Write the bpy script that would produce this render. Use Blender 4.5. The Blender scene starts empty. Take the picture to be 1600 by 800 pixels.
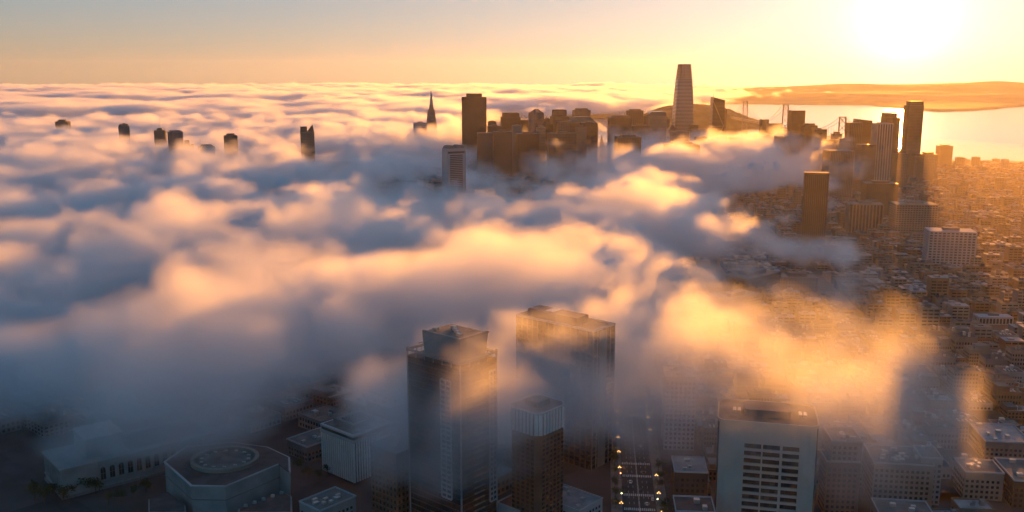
import bpy, math, random
import numpy as np
from mathutils import Vector, Matrix
R = math.radians
S = bpy.context.scene
# ------------------------------------------------------------------ camera, sky, sun, exposure
PITCH, F, H = R(10.76), 1500.0, 305.0
cam = bpy.data.objects.new('camera', bpy.data.cameras.new('camera'))
S.collection.objects.link(cam)
cam.location = (0, 0, H); cam.rotation_euler = (R(90) - PITCH, 0, 0)
cam.data.sensor_width = 36; cam.data.lens = 36 * F / 1600
cam.data.clip_start = 1; cam.data.clip_end = 150000
S.camera = cam
AZ, EL = R(21.8), R(2.85)
SUN = Vector((math.cos(EL) * math.sin(AZ), math.cos(EL) * math.cos(AZ), math.sin(EL)))
world = bpy.data.worlds.new('World'); S.world = world; world.use_nodes = True
nt = world.node_tree; bg = nt.nodes['Background']
sky = nt.nodes.new('ShaderNodeTexSky'); sky.sky_type = 'NISHITA'; sky.sun_disc = False
sky.sun_elevation = EL; sky.sun_rotation = AZ
sky.air_density = 1.0; sky.dust_density = 2.0; sky.ozone_density = 6.5
gm = nt.nodes.new('ShaderNodeGamma'); gm.inputs[1].default_value = .5      # softens the contrast between sun side and far side
nt.links.new(sky.outputs[0], gm.inputs[0])
tc = nt.nodes.new('ShaderNodeTexCoord')
dp = nt.nodes.new('ShaderNodeVectorMath'); dp.operation = 'DOT_PRODUCT'
nt.links.new(tc.outputs['Generated'], dp.inputs[0]); dp.inputs[1].default_value = SUN
soft = nt.nodes.new('ShaderNodeVectorMath'); soft.operation = 'MULTIPLY_ADD'             # soft shoulder, so that the sky by the sun stays cream
soft.inputs[1].default_value = (1 / 4.0,) * 3; soft.inputs[2].default_value = (1, 1, 1); nt.links.new(gm.outputs[0], soft.inputs[0])
sh = nt.nodes.new('ShaderNodeVectorMath'); sh.operation = 'DIVIDE'; nt.links.new(gm.outputs[0], sh.inputs[0]); nt.links.new(soft.outputs[0], sh.inputs[1])
prev = sh.outputs[0]
for p, a, col in ((9000, 9, (1, .92, .66)), (3000, 2, (1, .9, .6)), (900, 1.1, (1, .86, .52)), (300, .6, (1, .8, .45)), (60, .2, (1, .72, .36))):   # the sun and its aureole
    m0 = nt.nodes.new('ShaderNodeMath'); m0.operation = 'MAXIMUM'; m0.inputs[1].default_value = 0
    nt.links.new(dp.outputs['Value'], m0.inputs[0])
    m1 = nt.nodes.new('ShaderNodeMath'); m1.operation = 'POWER'; m1.inputs[1].default_value = p
    nt.links.new(m0.outputs[0], m1.inputs[0])
    sc = nt.nodes.new('ShaderNodeVectorMath'); sc.operation = 'SCALE'; sc.inputs[0].default_value = tuple(a * c for c in col)
    nt.links.new(m1.outputs[0], sc.inputs['Scale'])
    ad = nt.nodes.new('ShaderNodeVectorMath'); ad.operation = 'ADD'
    nt.links.new(prev, ad.inputs[0]); nt.links.new(sc.outputs[0], ad.inputs[1]); prev = ad.outputs[0]
# the warm band along the horizon, stronger on the sun's side
sz = nt.nodes.new('ShaderNodeSeparateXYZ'); nt.links.new(tc.outputs['Generated'], sz.inputs[0])
def wm(op, a, b, clamp=False):
    n = nt.nodes.new('ShaderNodeMath'); n.operation = op; n.use_clamp = clamp
    for i, q in enumerate((a, b)):
        if isinstance(q, (int, float)): n.inputs[i].default_value = q
        else: nt.links.new(q, n.inputs[i])
    return n.outputs[0]
band = wm('MULTIPLY', wm('POWER', wm('SUBTRACT', 1.0, wm('ABSOLUTE', sz.outputs[2], 0.0), True), 14.0), wm('ADD', .45, wm('MULTIPLY', wm('MAXIMUM', dp.outputs['Value'], 0.0), .35)))
bs = nt.nodes.new('ShaderNodeVectorMath'); bs.operation = 'SCALE'; bs.inputs[0].default_value = (.95, .66, .36); nt.links.new(band, bs.inputs['Scale'])
ad = nt.nodes.new('ShaderNodeVectorMath'); ad.operation = 'ADD'; nt.links.new(prev, ad.inputs[0]); nt.links.new(bs.outputs[0], ad.inputs[1]); prev = ad.outputs[0]
nt.links.new(prev, bg.inputs[0]); bg.inputs[1].default_value = 0.15
sun = bpy.data.objects.new('sun', bpy.data.lights.new('sun', 'SUN')); S.collection.objects.link(sun)
sun.data.energy = 2.8; sun.data.angle = R(.5); sun.data.color = (1, .35, .04)
sun.rotation_euler = (-SUN).to_track_quat('-Z', 'Y').to_euler()
S.view_settings.view_transform = 'Standard'; S.view_settings.look = 'None'
S.view_settings.exposure = 1.78; S.view_settings.gamma = 1
S.cycles.max_bounces = 8; S.cycles.volume_bounces = 4; S.cycles.diffuse_bounces = 2; S.cycles.glossy_bounces = 2
S.cycles.volume_max_steps = 200; S.cycles.adaptive_threshold = 0.05; S.cycles.use_denoising = True

# ------------------------------------------------------------------ helpers
def P(px, py, z):
    """world point at height z seen at pixel (px, py) of the 1600x800 photograph"""
    a = PITCH + math.atan((py - 400) / F)
    Y = (H - z) / math.tan(a)
    zc = Y * math.cos(PITCH) + (H - z) * math.sin(PITCH)
    return Vector(((px - 800) / F * zc, Y, z))
def PY(px, py, Y):
    a = PITCH + math.atan((py - 400) / F)
    return P(px, py, H - Y * math.tan(a)) if abs(a) > 1e-5 else Vector(((px - 800) / F * Y, Y, H))
def zc(Y, z): return Y * math.cos(PITCH) + (H - z) * math.sin(PITCH)

class MB:
    def __init__(s): s.v = []; s.f = []; s.m = []
    def poly(s, pts, m=0):
        i = len(s.v); s.v += [tuple(p) for p in pts]; s.f.append(tuple(range(i, i + len(pts)))); s.m.append(m)
    def box(s, x0, x1, y0, y1, z0, z1, m=0):
        i = len(s.v)
        s.v += [(x, y, z) for z in (z0, z1) for y in (y0, y1) for x in (x0, x1)]
        for q in ((0, 2, 3, 1), (4, 5, 7, 6), (0, 1, 5, 4), (1, 3, 7, 5), (3, 2, 6, 7), (2, 0, 4, 6)):
            s.f.append(tuple(i + k for k in q)); s.m.append(m)
        return s
    def frustum(s, b, t, z0, z1, m=0):
        """prism between bottom outline b and top outline t (lists of (x, y)), counter-clockwise"""
        n = len(b); i = len(s.v)
        s.v += [(x, y, z0) for x, y in b] + [(x, y, z1) for x, y in t]
        for k in range(n):
            s.f.append((i + k, i + (k + 1) % n, i + n + (k + 1) % n, i + n + k)); s.m.append(m)
        s.f.append(tuple(i + k for k in reversed(range(n)))); s.m.append(m)
        s.f.append(tuple(i + n + k for k in range(n))); s.m.append(m)
        return s
    def beam(s, a, b, w, h=None, m=0, n=4):
        a, b = Vector(a), Vector(b); h = h or w
        d = (b - a).normalized(); u = d.cross(Vector((0, 0, 1)))
        if u.length < 1e-4: u = Vector((1, 0, 0))
        u.normalize(); v = u.cross(d)
        i = len(s.v)
        for q in (a, b):
            for k in range(n):
                t = 2 * math.pi * (k + .5) / n; r = 1 / math.cos(math.pi / n) if n == 4 else 1
                s.v.append(tuple(q + u * (math.cos(t) * w / 2 * r) + v * (math.sin(t) * h / 2 * r)))
        for k in range(n):
            s.f.append((i + k, i + (k + 1) % n, i + n + (k + 1) % n, i + n + k)); s.m.append(m)
        s.f.append(tuple(i + k for k in reversed(range(n)))); s.m.append(m)
        s.f.append(tuple(i + n + k for k in range(n))); s.m.append(m)
        return s
    def mesh(s, name, mats):
        me = bpy.data.meshes.new(name); me.from_pydata(s.v, [], s.f)
        for q in (mats if isinstance(mats, (list, tuple)) else [mats]): me.materials.append(q)
        if any(s.m): me.polygons.foreach_set('material_index', s.m)
        me.update(); return me
    def build(s, name, mats, parent=None, kind=None):
        return link(name, s.mesh(name, mats), parent, kind)
def link(name, me, parent=None, kind=None):
    o = bpy.data.objects.new(name, me); S.collection.objects.link(o)
    if parent is not None: o.parent = parent
    if kind: o['kind'] = kind
    return o
def tag(o, label, cat=None, group=None, kind=None):
    o['label'] = label
    if cat: o['category'] = cat
    if group: o['group'] = group
    if kind: o['kind'] = kind
    return o
def thing(name, label, cat, loc=(0, 0, 0), rz=0, group=None):
    o = link(name, None); o.location = loc; o.rotation_euler = (0, 0, rz); o.empty_display_size = 5
    return tag(o, label, cat, group)
def copy_tree(o, parent=None):
    c = o.copy(); S.collection.objects.link(c); c.parent = parent
    for ch in o.children: copy_tree(ch, c)
    return c

# ------------------------------------------------------------------ materials
def mat(name, col, rough=.75, var=.25, scale=.15, metal=0.0, spec=.3, emit=None, estr=0):
    m = bpy.data.materials.new(name); m.use_nodes = True; t = m.node_tree
    b = t.nodes['Principled BSDF']; b.inputs['Roughness'].default_value = rough
    b.inputs['Metallic'].default_value = metal; b.inputs['Specular IOR Level'].default_value = spec
    if var:
        g = t.nodes.new('ShaderNodeNewGeometry'); n = t.nodes.new('ShaderNodeTexNoise')
        n.inputs['Scale'].default_value = scale; n.inputs['Detail'].default_value = 4
        t.links.new(g.outputs['Position'], n.inputs['Vector'])
        r = t.nodes.new('ShaderNodeMapRange'); r.inputs['To Min'].default_value = 1 - var; r.inputs['To Max'].default_value = 1 + var
        r.inputs['From Min'].default_value = .3; r.inputs['From Max'].default_value = .7
        t.links.new(n.outputs[0], r.inputs['Value'])
        s = t.nodes.new('ShaderNodeVectorMath'); s.operation = 'SCALE'; s.inputs[0].default_value = col
        t.links.new(r.outputs[0], s.inputs['Scale']); t.links.new(s.outputs[0], b.inputs['Base Color'])
    else:
        b.inputs['Base Color'].default_value = (*col, 1)
    if emit:
        b.inputs['Emission Color'].default_value = (*emit, 1); b.inputs['Emission Strength'].default_value = estr
    return m
M = dict(
    glass=mat('dark_glass', (.02, .025, .03), .12, .2, .03, spec=.6),
    glassblue=mat('blue_glass', (.05, .06, .075), .18, .2, .03, spec=.6),
    window=mat('window_glass', (.015, .018, .022), .15, 0, spec=.5),
    white=mat('white_concrete', (.32, .33, .34), .8, .12, .05),
    pale=mat('pale_stucco', (.2, .18, .155), .85, .2, .05),
    cream=mat('cream_stone', (.22, .225, .225), .85, .18, .08),
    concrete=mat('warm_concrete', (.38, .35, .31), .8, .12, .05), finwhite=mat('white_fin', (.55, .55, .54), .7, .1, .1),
    grey=mat('grey_concrete', (.15, .15, .155), .85, .2, .06),
    brown=mat('brown_granite', (.09, .055, .04), .5, .2, .05),
    tan=mat('tan_cladding', (.15, .11, .085), .7, .2, .05),
    brick=mat('brick_wall', (.17, .09, .065), .85, .25, .08),
    dark=mat('dark_cladding', (.045, .04, .038), .6, .2, .05),
    steel=mat('painted_steel', (.25, .26, .27), .45, .1, .1, metal=.2),
    roofgrey=mat('grey_roofing', (.12, .115, .11), .8, .35, .12),
    roofpale=mat('pale_roofing', (.2, .2, .21), .55, .3, .12),
    roofdark=mat('dark_roofing', (.06, .055, .055), .8, .35, .12),
    unit=mat('roof_unit_metal', (.38, .38, .37), .35, .15, .3, metal=.5),
    rust=mat('roof_red', (.16, .07, .05), .8, .2, .1),
    silver=mat('silver_glass', (.2, .21, .23), .3, .1, .02, metal=.4),
    bridge=mat('bridge_paint', (.12, .12, .12), .6, .1, .05),
    asphalt=mat('asphalt', (.045, .045, .047), .85, .3, .08),
    side=mat('sidewalk', (.16, .15, .14), .85, .25, .1),
    mark=mat('road_paint', (.55, .54, .5), .7, .2, .3),
    city=mat('ground', (.055, .052, .05), .9, .4, .02),
    island=mat('island_wood', (.05, .055, .03), .95, .5, .02),
    hills=mat('hill_grass', (.2, .165, .09), .95, .3, .002),
    leaf=mat('tree_leaf', (.05, .06, .025), .8, .4, .2),
    bark=mat('tree_bark', (.08, .06, .045), .9, .2, 1),
    lamp=mat('lamp_globe', (.8, .6, .3), .4, 0, emit=(1, .48, .13), estr=2.4),
    red=mat('red_signal', (.6, .05, .03), .4, 0, emit=(1, .18, .06), estr=8),
    green=mat('green_signal', (.3, .5, .2), .4, 0, emit=(.9, 1, .35), estr=5),
    rubber=mat('rubber', (.02, .02, .02), .8, 0),
    carwhite=mat('white_car_paint', (.5, .5, .5), .3, 0), cardark=mat('dark_car_paint', (.03, .03, .035), .3, 0), carred=mat('red_car_paint', (.25, .04, .03), .3, 0),
)
def watermat():
    m = mat('bay_water', (.02, .035, .045), .12, 0, spec=.5); t = m.node_tree; b = t.nodes['Principled BSDF']
    g = t.nodes.new('ShaderNodeNewGeometry'); mp = t.nodes.new('ShaderNodeVectorMath'); mp.operation = 'MULTIPLY'
    mp.inputs[1].default_value = (.02, .035, 1); t.links.new(g.outputs['Position'], mp.inputs[0])
    n = t.nodes.new('ShaderNodeTexNoise'); n.inputs['Scale'].default_value = 1; n.inputs['Detail'].default_value = 6; n.inputs['Roughness'].default_value = .65
    t.links.new(mp.outputs[0], n.inputs['Vector'])
    bp = t.nodes.new('ShaderNodeBump'); bp.inputs['Strength'].default_value = .25; bp.inputs['Distance'].default_value = 4
    t.links.new(n.outputs[0], bp.inputs['Height']); t.links.new(bp.outputs[0], b.inputs['Normal'])
    return m
M['water'] = watermat()
def vary_panes(m, lo, hi):
    t = m.node_tree; b = t.nodes['Principled BSDF']; g = t.nodes.new('ShaderNodeNewGeometry')
    sn = t.nodes.new('ShaderNodeVectorMath'); sn.operation = 'SNAP'; sn.inputs[1].default_value = (3.1, 3.1, 3.7); t.links.new(g.outputs['Position'], sn.inputs[0])
    w = t.nodes.new('ShaderNodeTexWhiteNoise'); t.links.new(sn.outputs[0], w.inputs['Vector'])
    p = t.nodes.new('ShaderNodeMath'); p.operation = 'POWER'; p.inputs[1].default_value = 3; t.links.new(w.outputs['Value'], p.inputs[0])
    mx = t.nodes.new('ShaderNodeMix'); mx.data_type = 'RGBA'; mx.inputs['A'].default_value = (*lo, 1); mx.inputs['B'].default_value = (*hi, 1)
    t.links.new(p.outputs[0], mx.inputs['Factor']); t.links.new(mx.outputs['Result'], b.inputs['Base Color'])
    r = t.nodes.new('ShaderNodeMapRange'); r.inputs['To Min'].default_value = .12; r.inputs['To Max'].default_value = .26
    t.links.new(w.outputs['Value'], r.inputs['Value']); t.links.new(r.outputs[0], b.inputs['Roughness'])
vary_panes(M['window'], (.012, .014, .017), (.07, .068, .062)); vary_panes(M['glass'], (.014, .017, .02), (.03, .03, .03))

# ------------------------------------------------------------------ terrain
def gz(x, y):
    """ground height of the city"""
    g = 62 * np.exp(-(((x + 330) / 520) ** 2 + ((y - 2250) / 420) ** 2)) \
        + 60 * np.exp(-(((x + 1000) / 500) ** 2 + ((y - 2500) / 600) ** 2)) \
        + 22 * np.exp(-(((x - 1250) / 260) ** 2 + ((y - 2780) / 300) ** 2))
    h = 10 + np.maximum(g - 3, 0)
    return h
def shore(x):            # the city's far shoreline, as a depth
    return 3560 - .00007 * (x - 200) ** 2 - .1 * np.maximum(x - 1100, 0) + 120 * np.sin(x / 330.0) * (x > -200) * (x < 1000)
def heightfield(name, xs, ys, zf, m, label):
    X, Y = np.meshgrid(xs, ys); Z = zf(X, Y)
    nx, ny = len(xs), len(ys)
    v = np.stack([X.ravel(), Y.ravel(), Z.ravel()], 1)
    i = np.arange(nx * ny).reshape(ny, nx)
    f = np.stack([i[:-1, :-1].ravel(), i[:-1, 1:].ravel(), i[1:, 1:].ravel(), i[1:, :-1].ravel()], 1)
    me = bpy.data.meshes.new(name); me.from_pydata(v.tolist(), [], f.tolist()); me.materials.append(m)
    me.polygons.foreach_set('use_smooth', [True] * len(f))
    return tag(link(name, me), label, kind='structure')
rng = np.random.default_rng(5)
def fbm2(x, y, s, octv=5, seed=0):
    """cheap value noise, 0..1"""
    r = np.random.default_rng(seed); tot = 0; amp = 1; nrm = 0
    for k in range(octv):
        g = r.random((64, 64)); u = x / s * 2 ** k; w = y / s * 2 ** k
        iu = np.floor(u).astype(int); iw = np.floor(w).astype(int); fu = u - iu; fw = w - iw
        fu = fu * fu * (3 - 2 * fu); fw = fw * fw * (3 - 2 * fw)
        a = g[iw % 64, iu % 64]; b = g[iw % 64, (iu + 1) % 64]; c = g[(iw + 1) % 64, iu % 64]; d = g[(iw + 1) % 64, (iu + 1) % 64]
        tot = tot + amp * ((a * (1 - fu) + b * fu) * (1 - fw) + (c * (1 - fu) + d * fu) * fw); nrm += amp; amp *= .5
    return tot / nrm
wv = MB(); wv.poly([(-12000, -1400, 0), (12000, -1400, 0), (12000, 16300, 0), (-12000, 16300, 0)])
tag(wv.build('bay_water', M['water']), 'bright calm bay water beyond the city', kind='structure')
heightfield('ground', np.linspace(-6000, 4500, 160), np.linspace(-1500, 4200, 140),
            lambda x, y: np.where(y < shore(x), gz(x, y), -6), M['city'], 'dark city ground under the buildings')
def island(x, y):
    u = (x - PY(1085, 195, 5750).x) / 430; w = (y - 5750) / 330
    d = np.sqrt(u * u + w * w); prof = np.clip(1 - d ** 2.2, -.2, 1)
    skew = 1 + .12 * np.cos(u * 3 + .4)
    return prof * 118 * skew + (fbm2(x, y, 60, 4, 3) - .5) * 26 * np.clip(prof * 4, 0, 1)
heightfield('wooded_island', np.linspace(PY(1085, 195, 5750).x - 520, PY(1085, 195, 5750).x + 520, 130), np.linspace(5340, 6160, 90), island, M['island'],
            'dark wooded hill island in the bay behind the tallest tower')
heightfield('low_island', np.linspace(PY(880, 180, 6900).x, PY(1010, 180, 6900).x, 60), np.linspace(6700, 7100, 14),
            lambda x, y: 6 + 14 * fbm2(x, y, 40, 4, 8) * (np.abs(y - 6900) < 170) - 8 * (np.abs(y - 6900) > 190), M['island'], 'low flat island with trees beside the wooded island')
def eastbay(x, y):
    px = 800 + F * x / y
    edge = 8100 + 250 * np.sin(px / 60.0) + np.clip((1450 - px) * 16, 0, 2600) + np.clip((px - 1530) * 14, 0, 1200)
    flat = np.where(y > edge, 10 + 8 * fbm2(x, y, 300, 3, 4), -8)
    ridge = np.clip((px - 1060) / 240, 0, 1) ** .8
    hh = (150 - 5 * ridge - np.clip(px - 250, 0, 500) * .12 * (1 - ridge) + 170 * ridge * (fbm2(x, y, 2600, 5, 2) - .3) + 60 * (1 - ridge) * (fbm2(x, y, 3000, 4, 6) - .5)) * np.exp(-((y - 13000) / 1500) ** 2) * (.62 + .38 * ridge)
    fh_ = 90 * ridge * fbm2(x + 500, y, 1500, 4, 9) * np.exp(-((y - 10800) / 900) ** 2)
    return flat + hh + fh_
heightfield('hills', np.linspace(-9500, 9800, 200), np.linspace(7700, 16200, 90), eastbay, M['hills'], 'far hazy hills along the horizon')

# ------------------------------------------------------------------ streets
E1 = Vector((math.sin(R(41)), math.cos(R(41)), 0))      # street grid north of the avenue
E2 = Vector((-math.cos(R(41)), math.sin(R(41)), 0))
MA = R(5.2)                                              # the avenue runs towards the ferry tower
A1 = Vector((math.sin(MA), math.cos(MA), 0)); A2 = Vector((math.cos(MA), -math.sin(MA), 0))
A0 = P(1000, 800, 10)                                    # a point on the avenue's axis
def av(s, t, z=10.0): return A0 + A1 * s + A2 * t + Vector((0, 0, z - 10))
def strip(mb, s0, s1, t0, t1, z, m=0): mb.poly([av(s0, t0, z), av(s0, t1, z), av(s1, t1, z), av(s1, t0, z)], m)
RW = 11.5                                                # half width of the roadway
mb = MB(); strip(mb, -350, 2650, -RW, RW, 10.06); tag(mb.build('road', M['asphalt']), 'straight asphalt avenue running away between the towers', kind='structure')
for sgn, nm in ((-1, 'pavement'), (1, 'pavement')):
    mb = MB(); n0 = len(mb.v)
    t0, t1 = sorted((sgn * RW, sgn * (RW + 8)))
    for s0, s1, ta, tb, za, zb in ((-350, 2650, t0, t1, 10.0, 10.2),):
        c = [av(s0, ta), av(s0, tb), av(s1, tb), av(s1, ta)]
        mb.frustum([(p.x, p.y) for p in c][::1], [(p.x, p.y) for p in c], za, zb)
    tag(mb.build(nm, M['side']), ('kerbed pavement along the tower side of the avenue' if sgn < 0 else 'kerbed pavement along the sunlit side of the avenue'), kind='structure')
road = bpy.data.objects['road']
lane = MB()
for t in (-6.9, -3.5, -.25, .25, 3.5, 6.9):
    for s in range(-330, 900, 9 if abs(t) > 1 else 12):
        strip(lane, s, s + (3.4 if abs(t) > 1 else 11.6), t - .11, t + .11, 10.066)
lane.build('lane_marking', M['mark'], road, 'stuff')
bar = MB(); strip(bar, -1.9, 1.9, -.35, .35, 0); 
barm = MB(); barm.poly([tuple(A1 * a + A2 * b) for a, b in ((-1.9, -.35), (-1.9, .35), (1.9, .35), (1.9, -.35))]); barm = barm.mesh('crossing_bar', M['mark'])
for s in (4, 27, 60, 83, 190, 213):
    for k in range(16):
        o = link('crossing_bar', barm, road); o.location = av(s, -10.2 + k * 1.36, 10.067)
# side streets crossing: the grid south of the avenue
ST = MB()
for s in (44, 200, 356, 512, 668, 824, 980, 1136, 1300, 1470, 1640, 1810, 1980):
    ST.poly([av(s - 7, RW + 8.5, 10.03), av(s - 7, 1500, 10.03), av(s + 7, 1500, 10.03), av(s + 7, RW + 8.5, 10.03)])
for t in (150, 290, 430, 570, 710, 850, 990, 1130, 1270):
    ST.poly([av(-250, t - 6, 10.036), av(-250, t + 6, 10.036), av(2300, t + 6, 10.036), av(2300, t - 6, 10.036)])
tag(ST.build('street', M['asphalt']), 'grid of dark side streets between the low blocks', kind='structure')
ST2 = MB(); C0 = P(470, 770, 10)
for k in range(-4, 8):
    for e, f_, z in ((E1, E2, 10.03), (E2, E1, 10.036)):
        c = C0 + f_ * (k * 118.0); a, b = c - e * 420, c + e * 520
        q = [a + f_ * 7, a - f_ * 7, b - f_ * 7, b + f_ * 7]
        ST2.poly([(p.x, p.y, z) for p in q])
tag(ST2.build('street', M['asphalt']), 'diagonal grid of streets round the civic buildings', kind='structure')

# ------------------------------------------------------------------ towers
def facade(w, d, z0, z1, fh, bay, band=1.1, pier=.8, proud=.35, hb=True, vp=True):
    """spandrels and piers standing proud of a w x d body centred on the origin"""
    mb = MB(); a, b = w / 2, d / 2
    if hb:
        n = max(1, int((z1 - z0) / fh))
        for k in range(n + 1):
            z = z0 + (z1 - z0) * k / n
            mb.box(-a - proud, a + proud, -b - proud, b + proud, max(z - band / 2, z0 + .01), min(z + band / 2, z1 - .02))
    if vp:
        q = proud + .12
        for L, along in ((w, 0), (d, 1)):
            n = max(1, round(L / bay))
            for k in range(n + 1):
                c = -L / 2 + L * k / n
                for sg in (-1, 1):
                    if along == 0: mb.box(c - pier / 2, c + pier / 2, min(sg * b, sg * (b + q)), max(sg * b, sg * (b + q)), z0, z1 - .04)
                    else: mb.box(min(sg * a, sg * (a + q)), max(sg * a, sg * (a + q)), c - pier / 2, c + pier / 2, z0, z1 - .04)
    return mb
def place(px0, px1, py, Y, rot=0, k=.8):
    """position, width, depth and top height of a tower whose roof spans px0..px1 at py and stands at depth Y"""
    c = PY((px0 + px1) / 2, py, Y)
    wp = (px1 - px0) * zc(Y, c.z) / F
    w = wp / (abs(math.cos(rot)) + k * abs(math.sin(rot)))
    return c, w, k * w
def tower(name, label, cat, px0, px1, py, Y, body='glass', frame='tan', rot=0, k=.8, fh=4, bay=4, band=1.4, pier=1.0, hb=True, vp=True, pent=.5, penth=6, cap=0, steps=(), group=None):
    c, w, d = place(px0, px1, py, Y, rot, k)
    g = float(gz(c.x, c.y)); z = c.z
    o = thing(name, label, cat, (c.x, c.y, g), rot, group); h = z - g
    MB().box(-w / 2, w / 2, -d / 2, d / 2, 0, h).build('body', M[body], o)
    facade(w, d, 0, h - cap, fh, bay, band, pier, .35, hb, vp).build('facade_frame', M[frame], o, 'stuff')
    MB().box(-w / 2 - .6, w / 2 + .6, -d / 2 - .6, d / 2 + .6, h - max(cap, 1.2) + .03, h + .9).build('parapet', M[frame], o)
    if pent:
        MB().box(-w * pent / 2, w * pent / 2, -d * pent / 2, d * pent / 2, h + .9, h + .9 + penth).build('penthouse', M[frame if frame != 'white' else 'grey'], o)
    for (a, b, z1) in steps:       # extra setback blocks: fraction of width from/to, pixel row of their top
        t = PY((px0 + px1) / 2, z1, Y).z - g
        MB().box(-w / 2 + a * w, -w / 2 + b * w, -d * .42, d * .42, h + .9, t).build('setback', M[body], o)
        facade((b - a) * w, d * .84, h + .9, t, fh, bay, band, pier, .3, hb, vp).build('facade_frame', M[frame], o, 'stuff').location = ((a + b - 1) * w / 2, 0, 0)
    o['h'] = h; o['w'] = w; o['d'] = d
    return o
def mast(o, x, y, z0, z1, r=.5, name='mast'):
    return MB().beam((x, y, z0), (x, y, z1), r * 2, n=6).build(name, M['steel'], o)
T = tower; rnd0 = random.Random(3)
# buildings standing out of the fog on the far left
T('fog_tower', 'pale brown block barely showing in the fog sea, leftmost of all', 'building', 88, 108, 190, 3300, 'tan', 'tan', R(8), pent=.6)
o = T('fog_tower', 'small dark rooftop with domes poking out of the fog sea', 'building', 184, 203, 197, 2900, 'grey', 'tan', R(20), pent=.3, penth=8)
for dx in (-.3, .3):
    b = MB(); w = o['w'] * .16
    ring = [[(math.cos(t * math.pi / 4) * w * r + dx * o['w'], math.sin(t * math.pi / 4) * w * r) for t in range(8)] for r in (1, .8, .3)]
    b.frustum(ring[0], ring[1], o['h'] + .9, o['h'] + 4.5); b.frustum(ring[1], ring[2], o['h'] + 4.5, o['h'] + 7); b.build('dome', M['dark'], o)
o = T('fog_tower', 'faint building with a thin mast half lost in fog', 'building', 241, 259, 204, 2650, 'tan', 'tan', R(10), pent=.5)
mast(o, 0, 0, o['h'] + 6, o['h'] + 34, .5)
T('fog_tower', 'blue grey tower with vertical ribs above the left fog', 'building', 261, 286, 206, 2300, 'glassblue', 'grey', R(30), hb=False, bay=3, pier=.9, pent=.72, penth=3)
T('fog_tower', 'narrow dark stepped building beside the blue grey tower', 'building', 284, 303, 226, 2300, 'grey', 'tan', R(15), pent=0, steps=((.2, .62, 219),))
o = T('fog_tower', 'low dark rooftop with a tall thin mast in the fog', 'building', 309, 337, 229, 2250, 'grey', 'tan', R(25), pent=.7, penth=4)
mast(o, -o['w'] * .4, 0, o['h'], o['h'] + 22, .45)
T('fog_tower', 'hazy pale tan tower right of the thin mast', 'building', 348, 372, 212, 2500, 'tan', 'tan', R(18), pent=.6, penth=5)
o = T('fog_tower', 'lone tower with dark block and sloped roof rising from mid fog', 'building', 468, 492, 206, 2450, 'tan', 'pale', R(12), pent=0)
w, d, h = o['w'], o['d'], o['h']
MB().box(-w / 2, 0, -d / 2, d / 2, h + .9, h + 13).build('dark_block', M['dark'], o)
MB().frustum([(0.1, -d / 2), (w / 2, -d / 2), (w / 2, d / 2), (.1, d / 2)], [(w * .36, -d / 4), (w * .42, -d / 4), (w * .42, d / 4), (w * .36, d / 4)], h + .9, h + 17).build('roof', M['brown'], o)
mast(o, w * .39, 0, h + 17, h + 29, .35)
T('white_block', 'flat white and blue slab just left of the pyramid tower', 'building', 645, 668, 192, 2850, 'glassblue', 'white', R(10), vp=False, fh=5, band=2.6, pent=.35, penth=3)

# pyramid tower
c = PY(673.5, 139, 3080); o = thing('pyramid_tower', 'slender pointed pyramid skyscraper with flanking wings', 'skyscraper', (c.x, c.y, 10), R(10)); h = c.z - 10
def sq(a, b=None, cx=0): b = b or a; return [(cx - a, -b), (cx + a, -b), (cx + a, b), (cx - a, b)]
base = 26.5
half = lambda z: base * (1 - z / h) + .25
MB().frustum(sq(half(0)), sq(half(h * .985)), 0, h * .985).build('shaft', M['glass'], o)
fr = MB(); z = 4.0
while z < h * .8:
    a = half(z) + .3; fr.frustum(sq(a), sq(half(z + 2) + .3), z, z + 2); z += 4.2
fr.build('floor_band', M['pale'], o, 'stuff')
MB().frustum(sq(half(h * .8) + .35), sq(.2), h * .8, h).build('spire', M['silver'], o)
for sg in (-1, 1):
    w0 = half(h * .36); zt = h * .74
    mbw = MB(); mbw.frustum([(sg * w0 - 3.2, -4), (sg * w0 + 3.2, -4), (sg * w0 + 3.2, 4), (sg * w0 - 3.2, 4)], [(sg * (half(zt) + 2) - 2.6, -3.4), (sg * (half(zt) + 2) + 1.6, -3.4), (sg * (half(zt) + 2) + 1.6, 3.4), (sg * (half(zt) + 2) - 2.6, 3.4)], h * .36, zt)
    mbw.build('wing', M['pale'], o)

T('granite_slab', 'broad brown granite skyscraper with notched top', 'skyscraper', 721, 760, 152, 2750, 'dark', 'brown', R(4), k=.6, hb=False, bay=3, pier=1.6, pent=0, steps=((.19, .82, 146),))
T('downtown_tower', 'low brown block in the gap right of the granite slab', 'building', 761, 784, 197, 2700, 'dark', 'brown', R(5), pent=.4, penth=3)
T('downtown_tower', 'brown tower with stepped shoulders right of the granite slab', 'building', 782, 813, 183, 2950, 'dark', 'brown', R(6), pent=0, steps=((.08, .94, 176),))
o = T('twin_mast_tower', 'grey tower with gabled crown and twin thin masts', 'building', 826, 850, 176, 2900, 'glassblue', 'grey', R(38), k=.9, bay=3, pent=0)
w, d, h = o['w'], o['d'], o['h']
for sg in (-1, 1):
    MB().frustum([(x + sg * w * .24, y) for x, y in sq(w * .22, d * .4)], [(x + sg * w * .12, y) for x, y in sq(w * .06, d * .1)], h + .9, h + 11).build('gable', M['grey'], o)
    mast(o, sg * w * .07, -sg * w * .07, h + 8, h + 28, .55)
T('downtown_tower', 'small brown block between the twin mast tower and its neighbour', 'building', 848, 864, 194, 2850, 'dark', 'brown', R(5), pent=.5, penth=3)
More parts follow.
